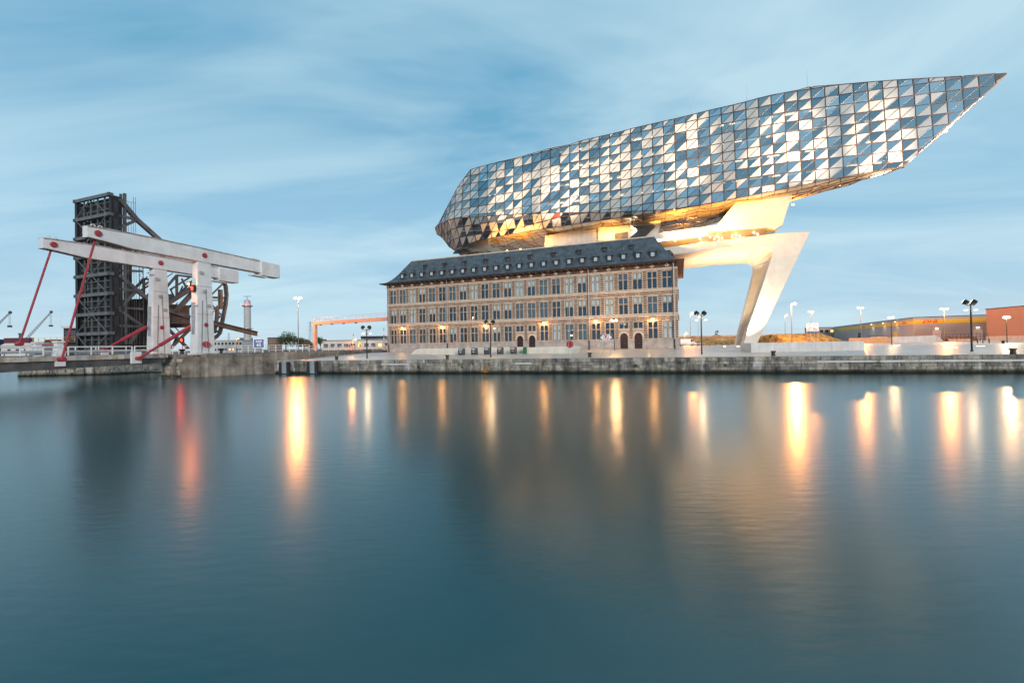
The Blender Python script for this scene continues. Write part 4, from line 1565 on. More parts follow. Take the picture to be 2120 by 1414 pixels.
# side trusses behind the leaf
def side(pts, y, w_, ma='black_steel', name='truss_member', h_=None):
    for a, c in zip(pts, pts[1:]):
        p, q = KF.px(*a, 0), KF.px(*c, 0)
        p.y = y; q.y = y
        beam(name, p, q, w_, h_, ma)
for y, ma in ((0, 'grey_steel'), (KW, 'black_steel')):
    side([(246, 412), (283, 455), (329, 496)], y, .75, ma)
    side([(283, 455), (246, 447)], y, .5, ma)
    side([(283, 456), (246, 472)], y, .5, ma)
    side([(329, 496), (337, 500), (337, 715)], y, .65, ma)
    side([(337, 500), (337, 600)], y, .5, ma)
    side([(246, 570), (296, 612), (340, 640)], y, .65, ma)
    side([(246, 560), (296, 562)], y, .4, ma)
    side([(246, 598), (282, 603), (246, 640)], y, .45, ma)
    side([(246, 520), (270, 530), (300, 505)], y, .4, ma)
    side([(246, 637), (296, 640)], y, .4, ma)
    side([(246, 675), (293, 676)], y, .5, ma)
    side([(246, 642), (293, 674), (268, 712)], y, .5, ma)
    side([(300, 590), (337, 560)], y, .35, ma)
# posts, ladder with cage beside the leaf
for (x0, w_, top_) in ((250, .34, 402), (258, .42, 401)):
    side([(x0, top_), (x0 + 2, 714)], 0, w_, 'grey_steel', 'post')
la = root('bascule_ladder', KF.w(2.6, -.5, 0), KE, 'tall caged steel ladder up the raised bascule leaf', 'ladder')
for xx in (0, .5, .9, 1.25):
    b_ = MB(); b_.bar((xx, 0, .5), (xx, 0, HT + (.6 if xx > .6 else -.6)), .05); b_.build('rail', M['grey_steel'], la)
for k in range(9):
    b_ = MB(); z = 2 + k * 3.5
    b_.bar((-.6, 0, z), (1.25, 0, z), .05); b_.build('hoop', M['grey_steel'], la)
# rolling segment and counterweight
rim = [(462, 581), (467, 592), (469, 612), (467, 632), (463, 652), (459, 672), (455, 690), (447, 699), (434, 706)]
q = [KF.px(*p, 0) for p in rim]
b_ = MB()
for a, c in zip(q, q[1:]):
    b_.bar(a, c, 1.0, .4)
b_.build('segment_rim', M['rust_grey'], kr)
for pts_, w_ in (([(436, 612), (463, 586)], .3), ([(436, 616), (466, 617)], .5), ([(436, 622), (462, 622)], .25), ([(456, 600), (457, 640)], .7), ([(436, 648), (462, 626)], .5),
                 ([(436, 628), (458, 652)], .25), ([(450, 640), (448, 668)], .6), ([(436, 676), (456, 654)], .35), ([(448, 668), (444, 690)], .5), ([(436, 688), (452, 686)], .5), ([(436, 704), (450, 694)], .5)):
    side(pts_, 0, w_, 'rust_grey', 'segment_member')
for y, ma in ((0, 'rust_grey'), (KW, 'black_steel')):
    side([(340, 633), (395, 598)], y, .8, ma, 'arm')
    side([(362, 647), (400, 605)], y, .8, ma, 'arm')
    side([(340, 640), (392, 657)], y, .8, ma, 'arm')
    side([(345, 678), (390, 722)], y, .5, ma, 'strut')
    side([(395, 680), (352, 722)], y, .5, ma, 'strut')
    side([(340, 600), (366, 570), (402, 574)], y, .4, ma, 'arm')
    side([(340, 616), (364, 614), (400, 580)], y, .3, ma, 'arm')
    side([(366, 572), (366, 612)], y, .4, ma, 'arm')
    side([(352, 600), (392, 575)], y, .3, ma, 'arm')
rt_ = random.Random(21)
for k in range(34):
    x0, y0 = rt_.uniform(338, 402), rt_.uniform(572, 712)
    side([(x0, y0), (x0 + rt_.choice((-14, -9, 10, 15)), y0 + rt_.choice((-18, -10, 12, 20)))], rt_.choice((.2, 2.5, 5, 8)), rt_.choice((.16, .22, .3)), rt_.choice(('black_steel', 'grey_steel')), 'bracing')
a, c = KF.px(338, 690, 0), KF.px(400, 632, 0)
cw = MB(); cw.box(a.x, c.x, 1.2, KW - 1.2, min(a.z, c.z) + 1.5, max(a.z, c.z)); cw.build('counterweight', M['rust_grey'], kr)
a = KF.px(290, 620, 0)
cw = MB(); cw.box(a.x, KF.px(338, 690, 0).x, 1.6, KW - 1.2, .3, a.z + .2); cw.build('counterweight_block', M['black_steel'], kr)
p0, p1 = KF.px(348, 668, -1.0), KF.px(398, 668, -1.0)
b_ = MB(); b_.box(p0.x, p1.x, -1.6, 1.0, p0.z - .15, p0.z); b_.build('platform', M['rust_grey'], kr)
b_ = MB()
for k in range(7):
    x = p0.x + (p1.x - p0.x) * k / 6
    b_.bar((x, -1.5, p0.z), (x, -1.5, p0.z + 1.1), .06)
b_.bar((p0.x, -1.5, p0.z + 1.1), (p1.x, -1.5, p0.z + 1.1), .06); b_.bar((p0.x, -1.5, p0.z + .55), (p1.x, -1.5, p0.z + .55), .05)
b_.build('platform_railing', M['rust_grey'], kr)
p0, p1 = KF.px(436, 668, -.6), KF.px(532, 691, -.6)
bm = MB(); bm.bar(p0, p1, .35, .9); bm.bar(p0 + V(0, 0, .5), p1 + V(0, 0, .5), .9, .1); bm.bar(p0 - V(0, 0, .5), p1 - V(0, 0, .5), .9, .1)
bm.build('rack_beam', M['rust_grey'], kr)
lt = MB()
for k in range(12):
    z = 9 + k * 1.0
    lt.bar((5.2, 1, z), (5.9, 1, z + .5), .06); lt.bar((5.9, 1, z + .5), (5.2, 1, z + 1), .06)
lt.bar((5.2, 1, 0), (5.2, 1, 21), .1); lt.bar((5.9, 1, 0), (5.9, 1, 21), .1)
lt.build('lattice_post', M['grey_steel'], kr)
lamp('bascule_work_light', KF.w(18, -2, 3.0), 25, (1, .5, .12), .2, parent=kr)
# ================================================================== things on the plaza and quay
def ground_at(x, Y, z=None):
    P = V(gX(x, Y), Y, 0)
    P.z = pz(P) if z is None else z
    # shift sideways so that the foot lands under the given picture column
    d = ray(x, 707 + (HC - P.z) / Y * FPX + (horizon(x) - 707))
    return V(d.x / d.y * Y, Y, P.z)
# floodlight posts
def flood_post(x, Y, h, label, heads=2, aim=None, energy=0, arms=True, rz=0, whitehead=False):
    P = ground_at(x, Y)
    r_ = root('floodlight_post', P, rz, label, 'lamp post', 'floodlight posts on the plaza')
    b_ = MB()
    b_.lathe([(.14, 0), (.14, .12), (.095, .14), (.085, h * .78), (.07, h * .8), (.065, h - .55)], (0, 0, 0), 12)
    b_.build('pole', M['pole'], r_)
    b_ = MB(); b_.bar((-.42, 0, h - .5), (.42, 0, h - .5), .1, .07); b_.lathe([(.09, 0), (.11, .08), (.05, .16)], (0, 0, h - .5), 10); b_.build('crossbar', M['pole'], r_)
    for s_ in (-1, 1):
        hd = MB()
        c = V(s_ * .5 + (-.1 if rz == 0 else 0), .05, h - .1)
        ax = V(.3 * s_ if False else -.35, .8, .55).normalized()
        hd.lathe([(.1, -.3), (.26, -.26), (.3, 0), (.31, .12), (.29, .13)], c, 16, 0, ax)
        hd.bar(V(s_ * .42, 0, h - .48), c - V(0, 0, .2), .07)
        ho = hd.build('floodlight_head', M['pole'], r_)
        ln = MB(); ln.lathe([(.26, .132), (.26, .15)], c, 16, 0, ax); ln.build('lens', emit('floodlight_lens', (1, .86, .62), 15) if energy else M['galv'], ho)
    if arms:
        zA = h - 1.05
        for s_ in (-1, 1):
            ar_ = MB(); ar_.bar((0, 0, zA), (s_ * .55, 0, zA + .02), .05, .04); ao = ar_.build('arm', M['pole'], r_)
            ld = MB(); ld.box(s_ * .58 - .16, s_ * .58 + .16, -.09, .09, zA - .02, zA + .04); ld.build('luminaire', M['l_white'], ao)
        lamp('plaza_light', P + V(0, 0, zA - .25), 600, (1, .66, .36), .15, parent=r_)
    if energy:
        for s_, tg in zip((-1, 1), aim):
            Q = SF.w(*surf(*shp(*tg)))
            lamp('floodlight_beam', P + V(s_ * .5, .3, h + .1), energy, (1, .74, .48), .25, R(17), Q, 1.0, parent=r_)
flood_post(760, 67, 4.9, 'black twin floodlight post on the quay left of the old building', aim=((1060, 400), (1180, 390)), energy=230000)
flood_post(1016, 62.5, 5.2, 'black twin floodlight post before the refuse containers', aim=((1165, 395), (1290, 320)), energy=230000)
flood_post(1453, 57.5, 5.6, 'black twin floodlight post on the quay between building and concrete leg', aim=((1425, 315), (1600, 330)), energy=360000)
flood_post(2012, 50.5, 5.9, 'tall black twin floodlight post at the right end of the quay', aim=((1655, 300), (1820, 300)), energy=360000)
# lit lamps
def globe_lamp(x, Y, h, label, en=900):
    P = ground_at(x, Y)
    r_ = root('plaza_lamp', P, 0, label, 'lamp post')
    b_ = MB(); b_.lathe([(.12, 0), (.12, .1), (.07, .12), (.055, h - .3)], (0, 0, 0), 10); b_.bar((-.45, 0, h - .3), (.45, 0, h - .3), .06); b_.build('pole', M['pole'], r_)
    for s_ in (-1, 1):
        g_ = MB(); g_.lathe([(.08, -.18), (.2, -.1), (.23, 0), (.2, .1), (.06, .2)], (s_ * .42, 0, h - .12), 14); g_.build('globe', M['l_white'], r_)
    lamp('plaza_lamp_light', P + V(0, -.4, h - .1), en, (1, .56, .22), .25, parent=r_)
globe_lamp(1272, 74, 5.3, 'slim lit twin lamp before the right half of the old building')
globe_lamp(1846, 88, 5.6, 'lit twin globe lamp in front of the long warehouse', 700)
globe_lamp(2085, 80, 4.9, 'lit twin globe lamp in front of the reddish brown warehouse', 3500)
# bollards
def bollard(x, Y, label, s=1.0):
    P = ground_at(x, Y)
    r_ = root('mooring_bollard', P, 0, label, 'bollard', 'mooring bollards on the quay')
    b_ = MB(); b_.lathe([(.26 * s, 0), (.22 * s, .06 * s), (.2 * s, .4 * s), (.27 * s, .46 * s), (.28 * s, .56 * s), (.22 * s, .6 * s)], (0, 0, 0), 18)
    b_.build('post', M['bollard'], r_, smooth=False)
    b_ = MB(); b_.lathe([(.29 * s, .5 * s), (.29 * s, .55 * s), (.24 * s, .585 * s)], (0, 0, 0), 18); b_.build('cap', M['bollard'], r_)
bollard(697, 63.8, 'cast iron mooring bollard on the quay between bridge and building')
bollard(926, 59.6, 'rusty mooring bollard before the curved ramp walls')
bollard(1221, 56.6, 'dark mooring bollard between the lifebuoy pole and the mooring sign')
bollard(1601, 50.8, 'mooring bollard in front of the low grey wall')
bollard(2097, 44.6, 'mooring bollard nearest the right edge of the picture', 1.08)
bollard(2077, 74, 'small dark bollard beyond the right floodlight post', .9)
for x, Y, lab in ((377, 61.2, 'black bollard on the abutment between the white columns'), (458, 63.2, 'black bollard on the abutment right of the near white column')):
    P = ground_at(x, Y, 3.2)
    r_ = root('abutment_bollard', P, 0, lab, 'bollard')
    b_ = MB(); b_.lathe([(.28, 0), (.2, .08), (.19, .42), (.34, .55), (.36, .68), (.28, .74)], (0, 0, 0), 16); b_.build('post', M['pole'], r_)
    b_ = MB(); b_.bar((-.45, 0, .6), (.45, 0, .6), .14); b_.build('horn', M['pole'], r_)

# curved ramp walls, refuse containers
def ramp_wall(pts, Y0, label, name='ramp_wall', thick=1.2):
    P = ground_at(pts[0][0], Y0)
    fr2 = Frame((P.x, P.y, 0), FF.a * .78)
    r_ = root(name, fr2.o, fr2.a, label, 'wall')
    q = [fr2.px(x, y, 0) for x, y in pts]
    b_ = MB(); b_.prism([V(p.x, 0, p.z) for p in q], V(0, thick, 0))
    o = b_.build('body', M['ramp'], r_)
    bv = o.modifiers.new('bevel', 'BEVEL'); bv.width = .04; bv.segments = 2
    return r_
ramp_wall([(843, 740), (849, 734), (856, 727), (862, 723), (870, 722), (1092, 718), (1092, 740)], 78, 'long cream concrete ramp wall with a curved left end')
ramp_wall([(887, 742), (893, 736), (899, 729), (906, 724), (916, 722.5), (960, 721.5), (960, 742)], 74, 'shorter cream ramp wall with a curved end in front of the long one')
ramp_wall([(1088, 740), (1088, 719.5), (1201, 716.5), (1195, 738)], 70, 'cream concrete wall block with a slanted right end behind the lifebuoy board')
def container(x, Y, label, oval):
    P = ground_at(x, Y)
    r_ = root('refuse_container', P, FF.a * .78, label, 'container', 'refuse containers on the plaza')
    prof_ = [(-.42, 0), (-.46, .5), (-.44, .86), (-.3, 1.08), (-.05, 1.16), (.25, 1.14), (.38, 1.0), (.42, 0)]
    b_ = MB(); b_.prism([V(-.46, y, z) for y, z in prof_], V(.92, 0, 0)); o = b_.build('body', M['bin'], r_)
    bv = o.modifiers.new('bevel', 'BEVEL'); bv.width = .05; bv.segments = 2
    b_ = MB(); b_.prism([V(-.3, -.475, .74), V(-.3, -.462, .84), V(-.3, -.33, 1.07), V(-.3, -.38, 1.09), V(-.3, -.5, .84)], V(.6, 0, 0)); b_.build('hatch', M['galv'], r_)
    b_ = MB(); b_.prism([V(.17 * math.cos(k * .5236), -.47, .52 + .07 * math.sin(k * .5236)) for k in range(12)], V(0, -.02, 0)); b_.build('oval_sign', oval, r_)
    b_ = MB(); b_.box(-.6, .6, -.6, .6, .0, .03); b_.build('base_plate', M['conc2'], r_)
M['bin'] = mat('dark_grey_plastic', (.045, .05, .055), .35, .1, .08)
M['oval_w'] = mat('white_label', (.7, .7, .68), .5)
M['oval_o'] = mat('orange_label', (.7, .25, .04), .5)
for x, lab, ov in ((956, 'leftmost dark refuse container against the cream ramp wall', 'oval_w'), (982.5, 'second dark refuse container from the left', 'oval_w'), (1009, 'middle refuse container beside the floodlight post', 'bin'), (1036, 'fourth refuse container from the left, with orange label', 'oval_o'), (1063.5, 'rightmost dark refuse container beside the green bin', 'oval_o')):
    container(x, 69.5, lab, M[ov])
P = ground_at(1087, 69.5)
r_ = root('wheelie_bin', P, FF.a, 'narrow green wheelie bin at the end of the refuse containers', 'bin')
M['green'] = mat('green_plastic', (.02, .12, .04), .4)
b_ = MB(); b_.prism([V(-.25, -.25, 0), V(.25, -.25, 0), V(.25, .25, 0), V(-.25, .25, 0)], V(0, 0, .95)); b_.build('body', M['green'], r_)
b_ = MB(); b_.prism([V(-.29, -.32, .95), V(.29, -.32, .95), V(.29, .3, 1.06), V(-.29, .3, 1.06)], V(0, 0, .06)); b_.build('lid', M['green'], r_)
# low walls on the right of the plaza
def long_wall(p0, p1, h0, h1, label, ma, joints=0, th=.6, zb=None):
    P0, P1 = V(*p0, 0), V(*p1, 0)
    a_ = math.atan2(P1.y - P0.y, P1.x - P0.x)
    z0 = pz(P0) if zb is None else zb
    r_ = root('low_wall', V(P0.x, P0.y, z0), a_, label, 'wall')
    L = (P1 - P0).length
    n = max(1, joints)
    for k in range(n):
        x0, x1 = L * k / n, L * (k + 1) / n
        ha, hb = h0 + (h1 - h0) * k / n, h0 + (h1 - h0) * (k + 1) / n
        b_ = MB(); b_.prism([V(x0 + .01, 0, -.2), V(x1 - .01, 0, -.2), V(x1 - .01, 0, hb), V(x0 + .01, 0, ha)], V(0, th, 0))
        b_.build('wall_segment', ma, r_)
    return r_
a_, c_ = ground_at(1555, 58.5), ground_at(1790, 57.5)
long_wall((a_.x, a_.y), (c_.x, c_.y), 1.3, 1.3, 'long low grey concrete wall on the plaza before the leg', M['conc2'], 7, 3.0)
a_, c_ = ground_at(1758, 122), ground_at(1848, 118)
M['lamplit'] = mat('lamplit_concrete', (.50, .30, .16), .7, 0, .08)  # orange lamplight on this concrete wall is put into its colour
long_wall((a_.x, a_.y), (c_.x, c_.y), 1.55, 1.55, 'ochre low wall at the foot of the grass bank', M['lamplit'], 3)
a_, c_ = ground_at(1848, 118), ground_at(1938, 114)
long_wall((a_.x, a_.y), (c_.x, c_.y), 1.7, 1.9, 'grey low wall right of the ochre one', M['conc2'], 4)
a_, c_ = ground_at(1938, 114), ground_at(1953, 113)
long_wall((a_.x, a_.y), (c_.x, c_.y), 1.9, .5, 'short sloping end of the grey low wall', M['conc2'], 1)

# lifebuoy board on a tall pole
P = ground_at(1180, 58.5)
octo(V(P.x, P.y - .05, P.z + (732.5 - 712) / FPX * 58.5 + .35), QA, .50, 'red octagonal lifebuoy board on a thin pole at the quay')
rb_ = bpy.data.objects['lifebuoy_board.001']
b_ = MB(); b_.tube((-.12, -.16, P.z - rb_.location.z), (-.2, -.16, 5.0), .028, n=6); b_.build('hook_pole', M['galv'], rb_)
b_ = MB(); b_.tube((0, .2, P.z - rb_.location.z), (0, .2, .1), .045, n=8); b_.build('post', M['galv'], rb_)

# text helper
def text(body, size, loc, rz, ma, parent, name, shear=0., bold=.0, sx=1.0):
    cu = bpy.data.curves.new(name, 'FONT')
    cu.body = body
    cu.size = size
    cu.align_x = 'CENTER'
    cu.align_y = 'CENTER'
    cu.shear = shear
    cu.offset = bold
    cu.extrude = .006
    to = bpy.data.objects.new(name, cu)
    col.objects.link(to)
    dg = bpy.context.evaluated_depsgraph_get()
    me = bpy.data.meshes.new_from_object(to.evaluated_get(dg))
    bpy.data.objects.remove(to)
    me.materials.clear()
    me.materials.append(ma)
    me.transform(Matrix.Rotation(R(90), 4, 'X') @ Matrix.Diagonal((sx, 1, 1, 1)))
    o = bpy.data.objects.new(name, me)
    o.location = loc
    o.rotation_euler = (0, 0, rz)
    o.parent = parent
    col.objects.link(o)
    return o
M['sign_w'] = mat('white_sign_paint', (.78, .78, .78), .4, 0, .03)
M['sign_k'] = mat('black_sign_paint', (.02, .02, .02), .4)
M['sign_r'] = mat('red_sign_paint', (.6, .02, .03), .4)
M['sign_b'] = mat('blue_sign_paint', (.01, .06, .30), .4)
# mooring sign with R
P = ground_at(1255.5, 59)
r_ = root('mooring_sign', P, QA, 'white board with a crossed out R and black arrow corners on two posts', 'sign')
for s_ in (-.52, .52):
    b_ = MB(); b_.tube((s_, .06, 0), (s_, .06, 2.0), .045, n=8); b_.build('post', M['galv'], r_)
b_ = MB(); b_.box(-.78, .78, -.02, .02, 1.95, 2.95); bo_ = b_.build('board', M['sign_w'], r_)
for s_ in (-1, 1):
    for z0, z1 in ((2.93, 2.52), (2.16, 2.48)):
        b_ = MB(); b_.prism([V(s_ * .76, -.03, z0), V(s_ * .42, -.03, z0), V(s_ * .76, -.03, z1)], V(0, .008, 0)); b_.build('black_corner', M['sign_k'], bo_)
for pts in ([(-.33, 2.2), (.33, 2.2), (.33, 2.27), (-.33, 2.27)], [(-.33, 2.83), (.33, 2.83), (.33, 2.9), (-.33, 2.9)], [(-.33, 2.27), (-.26, 2.27), (-.26, 2.83), (-.33, 2.83)], [(.26, 2.27), (.33, 2.27), (.33, 2.83), (.26, 2.83)]):
    b_ = MB(); b_.prism([V(x, -.035, z) for x, z in pts], V(0, .012, 0)); b_.build('red_border', M['sign_r'], bo_)
text('R', .62, (0, -.035, 2.55), 0, M['sign_k'], bo_, 'letter', bold=.012)
b_ = MB(); b_.prism([V(x, -.05, z) for x, z in [(-.28, 2.86), (-.2, 2.86), (.28, 2.24), (.2, 2.24)]], V(0, .006, 0)); b_.build('red_slash', M['sign_r'], bo_)
b_ = MB(); b_.box(-.78, .78, -.03, -.022, 1.97, 2.12); b_.build('plate', M['galv'], bo_)
# radio channel sign
P = ground_at(536, 69, 3.2)
r_ = root('radio_channel_sign', P, R(28), 'blue and white sign reading VHF 62 on two posts by the abutment', 'sign')
for s_ in (-.55, .55):
    b_ = MB(); b_.tube((s_, .08, 0), (s_, .08, .75), .09, .05, 8); b_.build('post', M['sign_w'], r_)
b_ = MB(); b_.box(-.78, .78, -.04, .12, .72, 2.22); bo_ = b_.build('board', M['sign_w'], r_)
b_ = MB(); b_.box(-.69, .69, -.06, -.042, .81, 2.13); b_.build('blue_field', M['sign_b'], bo_)
text('VHF', .48, (0, -.07, 1.76), 0, M['sign_w'], bo_, 'lettering', bold=.012)
text('62', .62, (0, -.07, 1.22), 0, M['sign_w'], bo_, 'lettering', bold=.015)

# ================================================================== left background
def post_rail(p0, p1, h, n, label, ma, zb, name='railing'):
    P0, P1 = V(*p0, zb), V(*p1, zb)
    a_ = math.atan2(P1.y - P0.y, P1.x - P0.x)
    L = (P1 - P0).length
    r_ = root(name, P0, a_, label, 'railing')
    b_ = MB()
    for z in (h, h * .66, h * .33):
        b_.tube((0, 0, z), (L, 0, z), .035, n=6)
    b_.build('rails', ma, r_)
    me = MB().box(-.04, .04, -.04, .04, 0, h).mesh('rail_post', ma)
    for k in range(n + 1):
        inst('rail_post', me, r_, (L * k / n, .0, 0))
    return r_
a_, c_ = ground_at(345, 63.6, 3.2), ground_at(396, 63, 3.2)
post_rail((a_.x, a_.y), (c_.x, c_.y), 1.15, 4, 'white railing on the abutment between the white columns', M['rail'], 3.2)
a_, c_ = ground_at(440, 70, 3.2), ground_at(640, 74, 3.2)
post_rail((a_.x, a_.y), (c_.x, c_.y), 1.15, 14, 'white road railing from the column past the blue sign', M['rail'], 3.2)
a_, c_ = ground_at(640, 82, 3.2), ground_at(800, 100, 3.2)
post_rail((a_.x, a_.y), (c_.x, c_.y), 1.0, 14, 'white road railing left of the old building', M['rail'], 3.2)
# radar tower
P = ground_at(513, 230, 2.6)
r_ = root('radar_tower', P, 0, 'slender grey radar tower with red lights and a scanner on top', 'tower')
M['tower'] = masonry('tower_cladding', (.42, .43, .45), (.6, .6, .62), 20, 1.9, .6, .05, .1)
b_ = MB(); b_.lathe([(2.0, 0), (1.75, 10), (1.65, 24)], (0, 0, 0), 14); b_.build('shaft', M['tower'], r_, smooth=False)
b_ = MB(); b_.lathe([(2.6, 0), (2.6, .3)], (0, 0, 12.2), 14); b_.build('ring_deck', M['galv'], r_)
b_ = MB(); b_.lathe([(1.4, 0), (2.6, .8), (2.6, 1.1)], (0, 0, 23.6), 14); b_.build('gallery', M['galv'], r_)
b_ = MB(); b_.lathe([(1.6, 0), (1.6, 2.2), (1.2, 2.9), (.5, 3.1)], (0, 0, 24.7), 12); b_.build('cabin', M['tower'], r_)
b_ = MB(); b_.tube((0, 0, 27.6), (0, 0, 29.6), .22, n=6); b_.bar((-2.1, 0, 29.6), (2.1, 0, 29.6), .2, .35); b_.build('scanner', M['galv'], r_)
for s_ in (-2.2, 2.0, .8):
    b_ = MB(); b_.lathe([(.1, -.25), (.28, 0), (.1, .25)], (s_, -1.6, 25.2), 8); b_.build('red_light', emit('tower_red', (1, .08, .05), 4), r_)
lamp('tower_glow', P + V(.5, -2.6, 25.6), 120, (1, .1, .08), .2, parent=r_)
# street lamps
M['pole_grey'] = mat('grey_lamp_pole', (.17, .17, .175), .5, .3)
def street_lamp(x, Y, ytop, label, en=1500, double=True, ma='l_warm', zb=2.6, s=1.0, colr=(1, .34, .065)):
    P = ground_at(x, Y, zb)
    h = (horizon(x) - ytop) / FPX * Y + HC - zb
    r_ = root('street_lamp', P, R(-10), label, 'street lamp', 'street lamps')
    b_ = MB(); b_.lathe([(.22, 0), (.2, .8), (.12, .85), (.07, h - .1)], (0, 0, 0), 10)
    for s_ in ((-1, 1) if double else (1,)):
        b_.tube((0, 0, h - .15), (s_ * .9 * s, 0, h), .05, n=6)
    b_.build('pole', M['pole_grey'], r_)
    for s_ in ((-1, 1) if double else (1,)):
        hd = MB(); hd.prism([V(s_ * .8 * s - .45 * s, -.16 * s, h), V(s_ * .8 * s + .45 * s, -.16 * s, h), V(s_ * .8 * s + .45 * s, .16 * s, h), V(s_ * .8 * s - .45 * s, .16 * s, h)], V(0, 0, .14 * s)); ho = hd.build('lamp_head', M['pole_grey'], r_)
        g_ = MB(); g_.lathe([(.12 * s, -.3 * s), (.36 * s, -.2 * s), (.42 * s, -.0)], (s_ * .85 * s, 0, h), 10); g_.build('lens', M[ma], ho)
    lamp('street_light', P + V(0, -1.2, h - .3), en, colr, .3, parent=r_)
street_lamp(618, 114, 617, 'tall twin armed lit street lamp between tree and bridge', 12000)
street_lamp(1640, 116, 628, 'tall lit street lamp right of the concrete leg', 22000, False)
street_lamp(1680, 200, 645, 'lit street lamp above the information board', 9000, True)
street_lamp(1626, 222, 652, 'smaller lit street lamp close to the concrete leg', 6000, False)
street_lamp(1783, 178, 637, 'twin lit street lamp in front of the warehouse left end', 22000)
street_lamp(1956, 140, 639, 'tall lit street lamp over the yellow banded warehouse corner', 16000)
street_lamp(1430, 200, 649, 'thin lit street lamp beside the building corner', 6000, False)
street_lamp(1446, 260, 655, 'faint lit street lamp behind the floodlight post', 4000, False)
street_lamp(490, 140, 701, 'low orange lit lamp beside the near white column', 700, False, s=.8)
street_lamp(731, 105, 703, 'low orange lit lamp under the gantry', 1200, False, s=.8, zb=3.2)
street_lamp(1418, 150, 690, 'low bright lamp at the corner of the old building', 3500, False, s=.8)
# gantry over the road
A_, B_ = atY(653, 671, 118), atY(812, 663.5, 104)
zt = (A_.z + B_.z) / 2
a_ = math.atan2(B_.y - A_.y, B_.x - A_.x)
L = math.hypot(B_.x - A_.x, B_.y - A_.y)
r_ = root('road_gantry', V(A_.x, A_.y, 3.0), a_, 'long height gantry coloured salmon by sodium light over the road left of the building', 'gantry')
M['salmon'] = mat('sodium_lit_salmon', (.66, .33, .24), .5, 0, .06)  # pink of the sodium lamplight is put into the gantry colour
h = zt - 3.0
b_ = MB(); b_.box(-.35, .35, -.35, .35, -.4, h); b_.build('leg', M['salmon'], r_)
b_ = MB(); b_.box(L + 3 - .35, L + 3 + .35, -.35, .35, -.4, h); b_.build('leg', M['salmon'], r_)
b_ = MB(); b_.box(-.5, L + 3.5, -.4, .4, h - .1, h + .75); b_.build('beam', M['salmon'], r_)
b_ = MB()
for z in (1.3, 1.8):
    b_.tube((-.4, -.35, h + z), (L + 3, -.35, h + z), .03, n=5)
for k in range(14):
    b_.tube((-.4 + (L + 3) * k / 13, -.35, h + .7), (-.4 + (L + 3) * k / 13, -.35, h + 1.8), .03, n=5)
b_.build('handrail', M['salmon'], r_)
b_ = MB()
for k in range(16):
    b_.bar((-.7, -.3, .3 + k * h / 16), (-.7, .3, .3 + k * h / 16), .04)
for s_ in (-.3, .3):
    b_.bar((-.7, s_, 0), (-.7, s_, h + 1.8), .05)
b_.build('ladder', M['salmon'], r_)
for k in range(4):
    b_ = MB(); x = 2.6 + k * 4.6; b_.box(x - .3, x + .3, -.5, -.2, h - .35, h - .1); b_.build('gantry_lamp', M['gutter'], r_)
# low office building left of the old building
def building(name, pts0, Y, w_px, label, ma, roofma, rows, cols_, wincol, zb=2.6, depth=14, flat=True, winh=.5, rz=0, ypx=None, lit=()):
    P = ground_at(pts0, Y, zb)
    wd = w_px / FPX * Y
    h = (horizon(pts0) - ypx) / FPX * Y + HC - zb
    r_ = root(name, P, rz, label, 'building')
    b_ = MB(); b_.box(0, wd, 0, depth, -.3, h); b_.build('wall', ma, r_)
    b_ = MB(); b_.box(-.15, wd + .15, -.15, depth + .15, h, h + max(.15, h * .05)); b_.build('roof', roofma, r_)
    fh = h / rows
    ww, wh = wd / cols_ * .62, fh * winh
    for j in range(rows):
        for i in range(cols_):
            x0 = wd * (i + .5) / cols_ - ww / 2
            z0 = fh * j + fh * (1 - winh) * .55
            fm = MB()
            t = min(.08, ww * .1)
            fm.box(x0, x0 + ww, -.06, -.01, z0, z0 + t); fm.box(x0, x0 + ww, -.06, -.01, z0 + wh - t, z0 + wh)
            fm.box(x0, x0 + t, -.06, -.01, z0 + t, z0 + wh - t); fm.box(x0 + ww - t, x0 + ww, -.06, -.01, z0 + t, z0 + wh - t)
            fo = fm.build('window', M['frame'], r_)
            pn = MB(); pn.box(x0 + t, x0 + ww - t, -.04, -.02, z0 + t, z0 + wh - t)
            pn.build('pane', M['pane_lit'] if (i, j) in lit else wincol, fo)
    return r_
M['offwhite'] = mat('pale_render', (.55, .55, .55), .7, 0, .06, .2)
M['darkglass'] = mat('dark_glass', (.03, .045, .06), .12, 0, .05, 1, 0, 8, .9)
M['brownbrick'] = mat('far_brown_brick', (.26, .15, .11), .8, 0, .1, .3)
M['greyclad'] = mat('grey_cladding', (.33, .31, .30), .6, 0, .06, .3, 0, 8, .5, .06)
building('low_office_building', 668, 150, 140, 'low pale office building with a window band behind the road railing', M['offwhite'], M['gutter'], 1, 10, M['darkglass'], ypx=706, winh=.34, lit=((8, 0), (5, 0)))
building('rooftop_pavilion', 747, 160, 52, 'dark glazed upper storey on the low office building', M['darkglass'], M['gutter'], 1, 6, M['darkglass'], zb=7.2, ypx=697, winh=.5, depth=8)
building('waterside_office', 442, 170, 60, 'low white and glass building right of the near white column', M['offwhite'], M['greyclad'], 2, 8, M['darkglass'], ypx=706, winh=.42, lit=((5, 0), (4, 0)))
building('apartment_block', 492, 420, 14, 'distant brown apartment block left of the radar tower', M['brownbrick'], M['gutter'], 6, 4, M['darkglass'], ypx=701)
building('apartment_block', 554, 420, 16, 'distant brown apartment block behind the blue sign', M['brownbrick'], M['gutter'], 6, 4, M['darkglass'], ypx=700)
